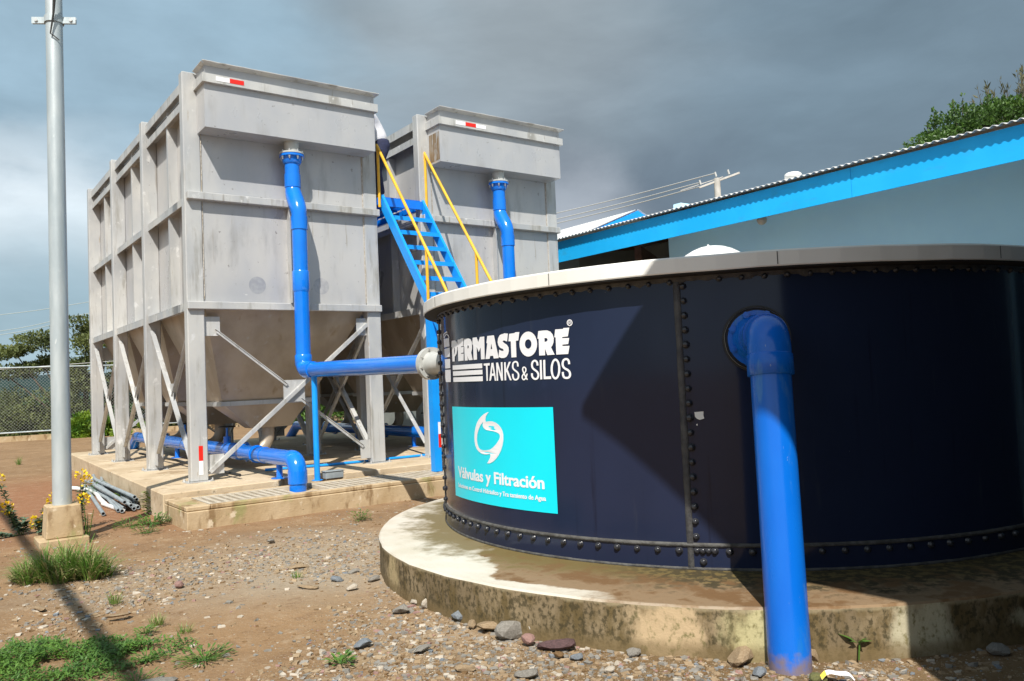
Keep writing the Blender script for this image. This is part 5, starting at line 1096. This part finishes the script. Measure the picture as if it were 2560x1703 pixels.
# feathery brownish tree beside it
tb = V((15.35, 23.4, 0)); tr = empty('feathery_tree', tb, 0, 'thin olive-brown feathery tree at the right edge behind the eaves', 'tree')
tm = MB(); cr = MB(); limb(tm, (0, 0, 0), (.0, 0, 5.0), .16, .10, 8)
for k in range(170):
    a = rnd.uniform(0, 2 * pi); rr_ = sqrt(rnd.random()) * 1.7; t = V((rr_ * cos(a), rr_ * sin(a) * .7, 10.3 - .75 * rr_ + rnd.uniform(-1.7, .25)))
    st_ = V((t.x * .5, t.y * .5, 5.0 + rnd.random())); limb(tm, st_, t, .026, .005, 4, .25)
    for j in range(64):
        u = rnd.uniform(.4, 1); p = st_.lerp(t, u) + rdir() * .16 * (1.15 - u); leaf(cr, p, (t - st_).normalized() + rdir() * .7, rdir(), rnd.uniform(.12, .24), .022 if rnd.random() < .75 else .06)
tm.build('trunk', M['bark'], tr); cr.build('crown', M['leaf_brown'], tr)
# trees and shrubs beyond the fence
def layered_tree(loc, label, blobs, m, n_per, ln, trunk=True, clump=.9):
    tr = empty('tree', loc, 0, label, 'tree', 'trees and shrubs beyond the fence'); tm = MB(); cr = MB(); base_ = V((0, 0, 0))
    for i, (x, y, z, rx, ry, rz) in enumerate(blobs):
        foliage(cr, (x, y, z), (rx, ry, rz), int(3.0 * n_per * rx * max(rz, .4)), ln, ln * .5, .6, .3, clump, i * 3.1)
        if trunk: limb(tm, (x * .25, y * .25, min(z * .4, 1.2)), (x, y, z), .07, .02, 5)
    if trunk: limb(tm, (0, 0, -3), (0, 0, 1.3), .16, .11, 8); tm.build('trunk', M['bark'], tr)
    cr.build('crown', M[m], tr); return tr
layered_tree(V((-18.7, 35.0, -.6)), 'spreading flat-layered tree beyond the fence behind the grey pole', [(-2.9, 0, 4.25, 1.5, 1.0, .32), (-1.6, .2, 4.75, 1.6, 1.1, .42), (-1.9, .3, 3.75, 2.3, 1.0, .38), (.2, 0, 5.15, 1.5, 1.2, .60), (1.3, .2, 5.35, 1.1, 1.0, .42), (.9, 0, 4.3, 2.0, 1.2, .75), (-3.4, 0, 3.45, 1.6, 1.0, .32), (2.6, .2, 4.6, 1.3, 1.1, .8), (.3, 0, 3.1, 1.6, 1.2, .7), (2.5, 0, 3.3, 1.5, 1.2, .9)], 'leaf_far', 620, .17)
layered_tree(V((-22.4, 36.5, -1.0)), 'low olive bush beyond the fence at the left edge', [(-1.6, 0, 2.2, 1.9, 1.2, .9), (.8, 0, 2.0, 1.8, 1.2, .75), (-.6, 0, 1.1, 2.6, 1.2, .9), (2.4, 0, 1.4, 1.4, 1, .8)], 'leaf_far', 620, .16, False)
layered_tree(V((-19.6, 34.8, -1.0)), 'olive bush beyond the fence just below the layered tree', [(-1.3, 0, 1.4, 1.6, 1.1, .9), (.8, 0, 1.7, 1.5, 1.1, .9), (.0, 0, .8, 2.2, 1.2, .7)], 'leaf_far', 620, .16, False)
layered_tree(V((-17.3, 33.2, -.9)), 'bright yellow-green shrub against the fence left of the tank legs', [(-.6, 0, 1.15, .75, .6, .75), (.5, 0, 1.0, .9, .6, .6), (0, 0, .6, 1.3, .7, .45), (1.5, 0, .9, .7, .6, .55)], 'leaf_bright', 1500, .17, False)
layered_tree(V((-14.3, 36.2, -.8)), 'dense olive tree seen between the legs of the left steel tank', [(-1.5, 0, 3.4, 1.5, 1.2, 1.1), (.4, 0, 3.6, 1.4, 1.2, 1.0), (1.8, 0, 3.0, 1.5, 1.2, 1.1), (0, 0, 2.0, 2.6, 1.2, 1.0)], 'leaf_far', 520, .17)
layered_tree(V((-9.0, 36.8, -.9)), 'green shrub glimpsed low between the two steel tanks', [(-1.6, 0, 2.3, 1.6, 1.1, 1.1), (.6, 0, 2.4, 1.7, 1.1, 1.1), (0, 0, 1.2, 2.6, 1.1, .8), (2.5, 0, 1.9, 1.4, 1.1, 1.0)], 'leaf_weed', 520, .17, False)
cr = MB()
for k in range(150):
    q = L(rnd.uniform(-14, 20), 27.0 + rnd.random() * 3, 0); foliage(cr, V((q.x, q.y, rnd.uniform(-.3, 1.95))), (1.3, .9, .62), 420, .15, .075, .6, .4, 1.3, k)
o = cr.build('undergrowth', M['leaf_far']); tag(o, 'olive green undergrowth behind the fence', 'undergrowth', kind='stuff')

# grass tuft beside the pole
TUFTS = [(-.36, -.02, .75), (-.22, .08, 1.0), (-.12, -.06, 1.05), (.02, .05, 1.15), (.12, -.04, 1.1), (.24, .04, 1.15), (.34, -.05, .95), (.42, .03, .8), (-.46, .03, .55), (.05, -.13, .7), (-.28, -.10, .6)]
def tuft(c_, rx, ry, h, n, nd, label, cat, group=None, wd=.006, flop=1.0):
    tf = empty('grass_tuft', V((c_[0], c_[1], 0)), 0, label, cat, group)
    for nm, m_, num in (('blades', 'grass', n), ('dry_blades', 'straw', nd)):
        mb = MB()
        for i in range(num):
            if rx > .3:
                cx_, cy_, cs = TUFTS[rnd.randrange(len(TUFTS))]; q = rnd.random() ** .8; a = rnd.uniform(0, 2 * pi); ux = cos(a) * q; uy = sin(a) * q; x = cx_ * .82 + ux * .08; y = cy_ + uy * .07; lx, ly = ux * .75, uy * .75; ln = h * cs * rnd.uniform(.4, 1.35)
            else:
                a = rnd.uniform(0, 2 * pi); q = sqrt(rnd.random()); x = q * cos(a) * rx * .55; y = q * sin(a) * ry * .55; lx, ly = x / rx, y / ry
                ln = h * rnd.uniform(.55, 1.25)
            lean = V((lx, ly, 0)) * 1.5 + V((rnd.gauss(0, .35), rnd.gauss(0, .35), 0)); lean *= flop * (1.3 if nm == 'dry_blades' else 1)
            p = V((x, y, 0)); d = (V((0, 0, 1)) + lean * .35).normalized(); w_ = wd * rnd.uniform(.6, 1.3); s = V((-lean.y, lean.x, 0)); s = s.normalized() if s.length > .01 else V((1, 0, 0))
            vs = []; K = 4
            for k in range(K + 1):
                vs += [p - s * w_ * (1 - k / K * .85), p + s * w_ * (1 - k / K * .85)]; p = p + d * ln / K; d = (d + lean * .24 * flop - V((0, 0, .12 * k * flop))).normalized()
                if p.z < .004: p.z = .004
            mb.add(vs, [(2 * k, 2 * k + 1, 2 * k + 3, 2 * k + 2) for k in range(K)])
        mb.build(nm, M[m_], tf)
    return tf
tuft((-4.08, 7.22), .62, .34, .27, 1300, 750, 'big bushy tuft of long grass in front of the grey pole', 'grass', wd=.0075, flop=1.25)
for (x, y, h, n, lb) in ((-2.56, 5.70, .07, 60, 'small reddish green tuft in the middle of a row of little weeds'), (-3.16, 6.33, .09, 45, 'thin sprig of grass right below the big tuft'), (-12.5, 20.3, .22, 70, 'small tuft on the red soil far behind the pole'), (-2.28, 5.48, .06, 40, 'tiny tuft of grass beside the little weeds'), (-1.9, 6.9, .06, 30, 'tiny tuft on the gravel right of the big grass tuft')):
    tuft((x, y), .09, .08, h, n, n // 3, lb, 'grass', 'small tufts in the yard', wd=.003)
# creeping ground cover in the lower left corner
cv = MB()
def creep(cx, cy, rx, ry, n, h=.05, mb=cv):
    for i in range(n):
        a = rnd.uniform(0, 2 * pi); q = rnd.random() ** .6; x = cx + q * cos(a) * rx; y = cy + q * sin(a) * ry
        if noise.noise(V((x * 4, y * 4, 0))) < -.28: continue
        z = rnd.uniform(.005, h) * (1 - q * .6); leaf(mb, (x, y, z), rdir(zlo=-.1, zhi=.8), (0, 0, 1), rnd.uniform(.022, .045), rnd.uniform(.009, .016))
creep(-3.02, 5.02, .80, .40, 8000, .075); creep(-2.45, 5.15, .40, .22, 800, .05); creep(-2.62, 4.72, .35, .22, 600, .05); creep(-3.6, 4.6, .7, .5, 2200, .07)
o = cv.build('ground_cover', M['leaf_weed']); tag(o, 'creeping green weeds in the lower left corner', 'weeds', kind='stuff')
def weed(x, y, r_, n, label, m='leaf_weed', ln=.035, h=.04, cat='weed', group='small weeds in the yard'):
    mb = MB()
    for i in range(n):
        a = rnd.uniform(0, 2 * pi); q = sqrt(rnd.random()) * r_; leaf(mb, (q * cos(a), q * sin(a), rnd.uniform(.004, h)), V((cos(a), sin(a), rnd.uniform(-.1, .9))), (0, 0, 1), ln * rnd.uniform(.7, 1.3), ln * .36)
        if i % 2 == 0: mb.tube([(0, 0, 0), (q * cos(a) * .6, q * sin(a) * .6, .006), tuple(mb.v[-5])], .0016, 3, caps=False)
    o = mb.build('weed', M[m]); o.location = (x, y, 0); return tag(o, label, cat, group)
weed(-2.55, 5.50, .06, 60, 'small bright weed next to the reddish tuft')
weed(-1.93, 4.92, .17, 150, 'flat green weed patch right of the corner ground cover')
weed(-2.28, 4.94, .10, 70, 'pale green weed touching the corner ground cover')
weed(-2.17, 4.55, .13, 90, 'green weed at the bottom edge of the picture')
weed(-1.07, 4.74, .06, 50, 'broad-leaved weed alone on bare soil at the bottom centre', ln=.05)
weed(-1.90, 9.72, .12, 70, 'weed by the drain wall just left of the plinth', ln=.05, h=.10)
weed(-4.56, 10.10, .22, 150, 'leafy weed in the corner of the drain and the slab', ln=.07, h=.10)
weed(-4.95, 11.15, .17, 110, 'big-leaved weed growing against the slab corner over the grey pipes', ln=.12, h=.26, m='leaf_bright')
weed(-4.80, 10.0, .20, 90, 'low sprawling weed before the ends of the grey pipes', ln=.05, h=.06)
weed(-4.35, 9.45, .16, 70, 'weed at the foot of the drain corner', ln=.05, h=.10)
weed(-6.95, 13.3, .14, 60, 'weed at the slab edge behind the grey pole', ln=.07, h=.22)
weed(-6.0, 12.3, .10, 40, 'yellowish weed peeping out above the grey pipes', ln=.07, h=.14, m='leaf_bright')
# sprout beside the feed pipe
sp_ = MB()
for a, ln, el_ in ((2.6, .12, .55), (2.2, .085, .1), (.35, .09, .15), (-1.3, .08, .45), (-.6, .06, .7), (3.6, .05, .4)): leaf(sp_, (0, 0, .09), (cos(a), sin(a) * .5, el_), (0, 0, 1), ln, ln * .36)
sp_.tube([(0, 0, 0), (.01, 0, .10)], .005, 6); o = sp_.build('sprout', M['leaf_weed']); o.location = (1.80, 4.44, 0); tag(o, 'green leafy sprout at the foot of the plinth right of the blue pipe', 'plant')
# feathery yellow-flowered plant right of the footing, and the leafy ones left of it
def flower_plant(x, y, h, spread, nl, heads, label, m, ln, name='flowering_plant'):
    pl_ = empty(name, V((x, y, 0)), 0, label, 'flower', 'yellow flowers round the pole footing'); st_ = MB(); lf = MB(); fw = MB()
    for i in range(max(6, len(heads) * 2)):
        a = rnd.uniform(0, 2 * pi); t = V((cos(a) * spread * rnd.random(), sin(a) * spread * .7 * rnd.random(), h * rnd.uniform(.4, .85)))
        if i < len(heads): t = V(heads[i])
        pts = limb(st_, (t.x * .15, t.y * .15, 0), t, .006, .003, 5, .2)
        for j in range(nl):
            u = rnd.uniform(.15, .9); p = V((t.x * .15, t.y * .15, 0)).lerp(t, u); leaf(lf, p, rdir(zlo=-.3, zhi=.7), (0, 0, 1), ln * rnd.uniform(.6, 1.2), ln * (.55 if ln > .05 else .12))
        if i < len(heads):
            for j in range(26):
                q = rdir(); leaf(fw, t + V((q.x * .045, q.y * .045, q.z * .055)), q + V((0, 0, .4)), rdir(), .038, .034)
    st_.build('stem', M['leaf_weed'], pl_); lf.build('leaves', M[m], pl_); fw.build('blossom', M['flower'], pl_); return pl_
flower_plant(-5.95, 9.72, .46, .26, 60, [(-.28, 0, .66), (-.12, -.1, .34), (-.22, -.25, .05)], 'leafy yellow-flowered plant furthest left of the pole footing', 'leaf_silver', .085)
flower_plant(-5.55, 9.55, .42, .22, 60, [(.10, -.05, .44), (.02, 0, .30), (-.08, -.1, .18)], 'leafy yellow-flowered plant pressed against the left of the footing', 'leaf_silver', .085)
flower_plant(-5.42, 9.95, .70, .12, 40, [(.06, 0, .66), (.12, 0, .58)], 'tall yellow-flowered plant just behind the left of the pole', 'leaf_silver', .08)
flower_plant(-4.86, 9.12, .52, .20, 70, [(-.03, .0, .46)], 'feathery green plant with one yellow bloom right of the footing', 'leaf_weed', .045)

# ------------------------------------------------------------------ grey pipes lying by the slab
ends = [(-5.60, 10.93, .03), (-5.44, 11.12, .03), (-5.40, 11.30, .075), (-5.52, 11.34, .03), (-5.50, 11.66, .08), (-5.44, 11.56, .12), (-5.28, 11.56, .03), (-5.36, 11.42, .03), (-5.62, 11.50, .12)]
ends += [(-5.46, 11.24, .13), (-5.53, 11.20, .03), (-5.42, 11.45, .17), (-5.56, 11.60, .07), (-5.36, 11.30, .03)]
starts = [(-7.3, 13.7, .03), (-7.75, 14.5, .03), (-7.7, 14.7, .08), (-7.85, 14.6, .03), (-7.6, 14.8, .10), (-7.55, 14.7, .14), (-7.45, 14.95, .03), (-8.0, 15.2, .03), (-7.65, 14.6, .13)]
starts += [(-7.7, 14.45, .12), (-7.6, 14.2, .03), (-7.8, 14.9, .17), (-7.75, 15.0, .07), (-7.5, 14.3, .07)]
PLX = ['grey conduit resting on the heap just right of the middle', 'grey conduit low in the heap behind the lone one', 'grey conduit lying highest and furthest back on the heap', 'grey conduit at the back of the heap against the slab', 'grey conduit low in front of the raised open end']
PL = ['grey conduit lying apart, nearest the grey pole', 'grey conduit with its end lowest left in the heap', 'grey conduit with a raised open end at the middle of the heap', 'grey conduit under the middle of the heap', 'grey conduit upper right in the heap', 'topmost grey conduit of the heap', 'grey conduit whose end reaches furthest right on the soil', 'long grey conduit at the bottom right of the heap', 'grey conduit crossing the top left of the heap']
PL += PLX
for i, (e_, s_) in enumerate(zip(ends, starts)):
    e_ = V(e_); s_ = V(s_); side = V((D1.x, D1.y, 0)) * (.10 * sin(i * 2.1)) + V((0, 0, .02))
    pts = [s_, s_.lerp(e_, .33) + side * 1.3, s_.lerp(e_, .7) + side * .6, e_]
    P = smooth(pts, 5); mb = MB().tube(P, .027, 12, caps=False); d = (P[-1] - P[-2]).normalized()
    # open end: annulus and dark bore
    u = d.orthogonal().normalized(); v = d.cross(u); n = 12
    ou = [P[-1] + (u * cos(2 * pi * j / n) + v * sin(2 * pi * j / n)) * .027 for j in range(n)]; inn = [P[-1] + (u * cos(2 * pi * j / n) + v * sin(2 * pi * j / n)) * .020 for j in range(n)]; dp = [q - d * .25 for q in inn]
    mb.add(ou + inn + dp, [(j, (j + 1) % n, n + (j + 1) % n, n + j) for j in range(n)] + [(n + j, n + (j + 1) % n, 2 * n + (j + 1) % n, 2 * n + j) for j in range(n)] + [tuple(2 * n + j for j in range(n))])
    o = mb.build('conduit', M['grey_pipe']); tag(o, PL[i], 'pipe', 'grey conduits lying beside the slab')
o = MB().tube(smooth([(-8.2, 14.4, .03), (-7.6, 14.05, .03), (-7.0, 13.4, .03), (-6.45, 12.5, .03), (-6.1, 11.95, .03)]), .035, 10).build('conduit', M['white']); tag(o, 'curved white pipe lying beside the grey conduits', 'pipe')
o = MB().tube([(-6.15, 12.0, .02), (-5.48, 11.22, .02)], .030, 10).build('conduit', M['white']); tag(o, 'short straight white pipe under the grey conduits', 'pipe')

# ------------------------------------------------------------------ stones
def rock_mesh(seed, flat=.6):
    rr_ = random.Random(seed); bm = bmesh.new(); bmesh.ops.create_icosphere(bm, subdivisions=2, radius=1)
    planes = [(V((rr_.gauss(0, 1), rr_.gauss(0, 1), rr_.gauss(0, 1))).normalized(), rr_.uniform(.55, .85)) for _ in range(9)]
    for v in bm.verts:
        for n_, d_ in planes:
            k = v.co.dot(n_)
            if k > d_: v.co -= n_ * (k - d_)
        v.co *= 1 + .08 * noise.noise(v.co * 2.5 + V((seed, 0, 0))); v.co.z *= flat
    me = bpy.data.meshes.new('stone'); bm.to_mesh(me); bm.free(); return me
RC_ = {'grey': ((0.27, 0.25, 0.22), (0.20, 0.185, 0.16)), 'bluish grey': ((0.22, 0.24, 0.26), (0.16, 0.18, 0.20)), 'pinkish': ((0.34, 0.20, 0.17), (0.26, 0.16, 0.14)), 'tan': ((0.35, 0.26, 0.165), (0.27, 0.19, 0.11)), 'whitish': ((0.50, 0.44, 0.36), (0.40, 0.35, 0.28)), 'dark purple': ((0.13, 0.075, 0.075), (0.09, 0.055, 0.055)), 'brown': ((0.20, 0.12, 0.055), (0.15, 0.09, 0.04)), 'mossy': ((0.17, 0.17, 0.06), (0.11, 0.11, 0.05))}
RM = {k: mat('stone_' + k.replace(' ', '_'), v[0], .85, 0, .3, var=v[1], scale=9, bump=.5, bscale=30) for k, v in RC_.items()}
rocks = [(-.43, 5.52, .085, 'bluish grey', 'dark grey angular stone leaning at the plinth foot left of centre', .75, 1.0), (-.09, 5.14, .115, 'grey', 'big pale grey boulder at the plinth foot', .75, 1.15), (.02, 4.97, .062, 'pinkish', 'pinkish stone just right of the big boulder', .8, 1), (.19, 4.86, .105, 'dark purple', 'flat dark purple stone in front of the plinth', .45, 1.5),
  (-.70, 5.83, .06, 'whitish', 'pointed whitish stone standing against the plinth', 1.2, .6), (-.78, 5.96, .055, 'whitish', 'whitish stone left of the pointed one at the plinth', .6, 1.2), (-.86, 5.76, .075, 'grey', 'rounded grey stone out from the left of the plinth', .6, 1.2), (-.34, 5.34, .05, 'tan', 'tan stone leaning between dark stone and boulder', .8, .8), (.16, 5.05, .03, 'tan', 'small tan stone on edge right of the boulder', 1, 1), (.19, 4.70, .045, 'brown', 'small brown stone in front of the purple one', .6, 1), (.29, 4.66, .045, 'bluish grey', 'small grey-blue stone right of the brown one', .6, 1.1),
  (-.20, 5.28, .10, 'tan', 'low tan stone left of the big boulder', .5, 1.4), (-2.86, 6.80, .055, 'pinkish', 'lone pink cube-like stone on the open soil', .9, 1), (-1.0, 5.06, .07, 'bluish grey', 'bluish stone on the open gravel', .5, 1.2), (-.62, 4.92, .06, 'grey', 'flat grey stone on the open gravel', .4, 1.3), (-.34, 4.55, .06, 'tan', 'tan stone at the bottom near the centre', .5, 1.2), (.45, 4.43, .045, 'whitish', 'whitish stone at the bottom edge right of centre', .6, 1.1),
  (-1.72, 6.55, .07, 'tan', 'long tan slab of stone on the gravel bank', .3, 1.9), (-1.35, 6.45, .06, 'whitish', 'whitish stone near the left of the plinth', .6, 1), (-1.53, 6.75, .07, 'bluish grey', 'dark stone on the gravel bank', .55, 1.2), (-2.0, 7.3, .08, 'tan', 'flat tan stone higher on the gravel bank', .35, 1.5), (-1.45, 7.0, .06, 'grey', 'grey stone between the bank and the plinth', .5, 1.2), (-4.35, 6.1, .07, 'tan', 'flat tan stone left of the bare hollow', .25, 1.5), (-2.05, 4.50, .13, 'grey', 'flat grey slab of stone at the bottom left', .3, 1.5), (.0, 4.42, .07, 'grey', 'grey stone at the very bottom in the middle', .5, 1.3),
  (1.18, 4.50, .10, 'tan', 'tan stone just left of the blue pipe', .7, 1.1), (.86, 4.70, .075, 'mossy', 'moss-green stone by the broken pipe end', .8, 1), (1.56, 4.50, .09, 'tan', 'tan stone wedged behind the blue pipe on the right', .7, .8), (1.22, 4.30, .05, 'bluish grey', 'grey stone at the left foot of the blue pipe', .7, 1), (1.48, 4.18, .06, 'mossy', 'mossy stone at the right foot of the blue pipe', .7, 1), (2.56, 4.46, .09, 'grey', 'grey stone in the shade at the right', .5, 1.2), (2.85, 4.52, .06, 'brown', 'brown stone at the far right in the shade', .5, 1.2), (-1.22, 6.7, .06, 'grey', 'dark stone tucked at the left of the plinth', .6, 1.2), (.62, 4.70, .05, 'grey', 'grey stone at the plinth foot, right of the purple one', .6, 1.3), (-2.62, 8.55, .06, 'grey', 'grey stone in front of the drain wall', .6, 1), (-4.75, 5.9, .06, 'whitish', 'pale stone near the left edge', .4, 1.4), (-3.7, 6.25, .06, 'tan', 'low tan stone below the big grass tuft', .35, 1.5), (-2.95, 5.95, .07, 'tan', 'flat pale stone above the little weeds', .25, 1.8), (-4.0, 5.15, .10, 'grey', 'grey stone behind the corner weeds at the left edge', .5, 1.2)]
RB = [rock_mesh(s) for s in range(7)]
for i, (x, y, s, c_, lb, fl_, el_) in enumerate(rocks):
    me = RB[i % 7].copy(); me.materials.clear(); me.materials.append(RM[c_]); o = bpy.data.objects.new('stone', me); col.objects.link(o)
    o.location = (x, y, s * fl_ * .35); s *= .86; o.scale = (s * el_, s * .85, s * fl_ * 1.4); o.rotation_euler = (rnd.uniform(-.25, .25), rnd.uniform(-.25, .25), rnd.uniform(-.6, .6)); tag(o, lb, 'stone', 'loose stones in the yard')
# gravel: thousands of small stones, four tints
def gravel(name, m, n, seed, s0, s1, dens):
    rg = np.random.RandomState(seed); cube = np.array([(x, y, z) for z in (-1, 1) for x, y in ((-1, -1), (1, -1), (1, 1), (-1, 1))], float)
    fc_ = np.array([(0, 3, 2, 1), (4, 5, 6, 7), (0, 1, 5, 4), (1, 2, 6, 5), (2, 3, 7, 6), (3, 0, 4, 7)])
    xy = []
    while len(xy) < n:
        x = rg.uniform(-7, 5); y = 3.3 + rg.exponential(2.6)
        if y > 16 or abs(x) > y * .78: continue
        if (x - RC.x) ** 2 + (y - RC.y) ** 2 < (RR + .0) ** 2: continue
        a, b_ = L2((x, y, 0))
        if a > -.62 and b_ > -2.0: continue
        if rg.rand() > dens(x, y): continue
        xy.append((x, y))
    xy = np.array(xy); s = s0 + (s1 - s0) * rg.rand(n) ** 7; sc = s[:, None] * np.c_[rg.uniform(.7, 1.5, n), rg.uniform(.6, 1.1, n), rg.uniform(.3, .75, n)]
    v = cube[None] * rg.uniform(.5, 1.0, (n, 8, 3)) * sc[:, None, :]; th = rg.uniform(0, 6.28, n); tl = rg.normal(0, .25, n)
    c_, s_ = np.cos(tl), np.sin(tl); y_ = v[:, :, 1] * c_[:, None] - v[:, :, 2] * s_[:, None]; z_ = v[:, :, 1] * s_[:, None] + v[:, :, 2] * c_[:, None]; v[:, :, 1] = y_; v[:, :, 2] = z_
    c_, s_ = np.cos(th), np.sin(th); x2 = v[:, :, 0] * c_[:, None] - v[:, :, 1] * s_[:, None]; y2 = v[:, :, 0] * s_[:, None] + v[:, :, 1] * c_[:, None]
    gz = np.array([ground_z(p[0], p[1]) for p in xy]) + sc[:, 2] * .12
    vv = np.stack([x2 + xy[:, 0:1], y2 + xy[:, 1:2], v[:, :, 2] + gz[:, None]], -1).reshape(-1, 3)
    ff = (fc_[None] + (np.arange(n) * 8)[:, None, None]).reshape(-1, 4)
    me = bpy.data.meshes.new(name); me.from_pydata(vv.tolist(), [], ff.tolist()); me.materials.append(m); o = bpy.data.objects.new(name, me); col.objects.link(o)
    return o
def dens(x, y):
    d = .16 + .42 * noise.noise(V((x * 1.1, y * 1.1, 0))) + .25 * noise.noise(V((x * 3.5, y * 3.5, 7)))
    d += 1.3 * math.exp(-((x + 1.7) ** 2 / 1.6 + (y - 7.9) ** 2 / 1.8)); d += 1.1 * math.exp(-((x + .5) ** 2 / .9 + (y - 5.1) ** 2 / .9)); d += .55 * math.exp(-((x - 1.2) ** 2 / 2.2 + (y - 4.3) ** 2 / .15)); d += .9 * math.exp(-((x + 3.2) ** 2 / .8 + (y - 7.0) ** 2 / .5))
    d -= 1.1 * math.exp(-((x + 2.0) ** 2 / .6 + (y - 5.7) ** 2 / 1.6)); d -= .4 * math.exp(-((x + 6.5) ** 2 / 3 + (y - 12) ** 2 / 12))
    return max(.05, min(1, d))
GM = [('whitish', 6000), ('tan', 18000), ('grey', 13000), ('bluish grey', 1100), ('pinkish', 1700), ('brown', 12000)]
gt = {'whitish': 'whitish', 'tan': 'tan', 'grey': 'grey', 'bluish grey': 'blue-grey', 'pinkish': 'pinkish', 'brown': 'brown'}
for i, (k, n) in enumerate(GM):
    o = gravel('gravel', RM[k], n, 20 + i, .0025, .024 if k != 'brown' else .016, dens); tag(o, gt[k] + ' chips of gravel strewn over the yard', 'gravel', kind='stuff')
# broken pipe ends poking out by the plinth
def stub(x, y, z, d, ln, r_, m, label):
    d = V(d).normalized(); u = d.orthogonal().normalized(); v = d.cross(u); n = 14; P0 = V((0, 0, 0)); rings = []
    for t, r2 in ((-.5, r_), (.5, r_), (.5, r_ * .74), (-.3, r_ * .74)): rings.append([P0 + d * ln * t + (u * cos(2 * pi * j / n) + v * sin(2 * pi * j / n)) * r2 for j in range(n)])
    mb = MB().add([q for r3 in rings for q in r3], [(k * n + j, k * n + (j + 1) % n, (k + 1) * n + (j + 1) % n, (k + 1) * n + j) for k in range(3) for j in range(n)] + [tuple(3 * n + j for j in range(n))], False)
    o = mb.build('pipe_stub', M[m]); o.location = (x, y, z); return tag(o, label, 'pipe', 'broken pipe ends by the plinth')
stub(.08, 5.14, .055, (-.85, -.35, -.25), .13, .032, 'rim', 'short whitish pipe stub beside the big grey boulder')
stub(-.42, 5.62, .05, (-.8, -.35, -.30), .12, .026, 'white', 'white pipe stub behind the dark stone at the plinth')
stub(.83, 4.80, .06, (.0, -.5, -.85), .12, .030, 'grey_pipe', 'grey pipe stub over the mossy stone, left of the blue pipe')
# torn white and yellow wrapper by the pipe foot
mb = MB(); pts = smooth([(-.07, 0, .01), (-.03, .01, .035), (.02, 0, .03), (.06, -.03, .035), (.075, -.07, .01)], 4)
vs = [];
for i, p in enumerate(pts): vs += [p + V((.008, .022, .0)), p + V((-.008, -.004, .012)), p + V((-.004, -.020, -.004))]
mb.add(vs, [(i * 3 + k, i * 3 + 3 + k, i * 3 + 4 + k, i * 3 + 1 + k) for i in range(len(pts) - 1) for k in (0, 1)], True)
wr = mb.build('wrapper', M['lettering']); wr.location = (1.56, 4.16, .01); tag(wr, 'crumpled white and yellow wrapper at the foot of the blue pipe', 'litter')
mb = MB().add([tuple(V(v) + V((.0, -.003, .004))) for v in (vs[1], vs[4], vs[7], vs[10], vs[2], vs[5], vs[8], vs[11])], [(0, 1, 5, 4), (1, 2, 6, 5), (2, 3, 7, 6)]); mb.build('yellow_lining', M['flower'], wr)
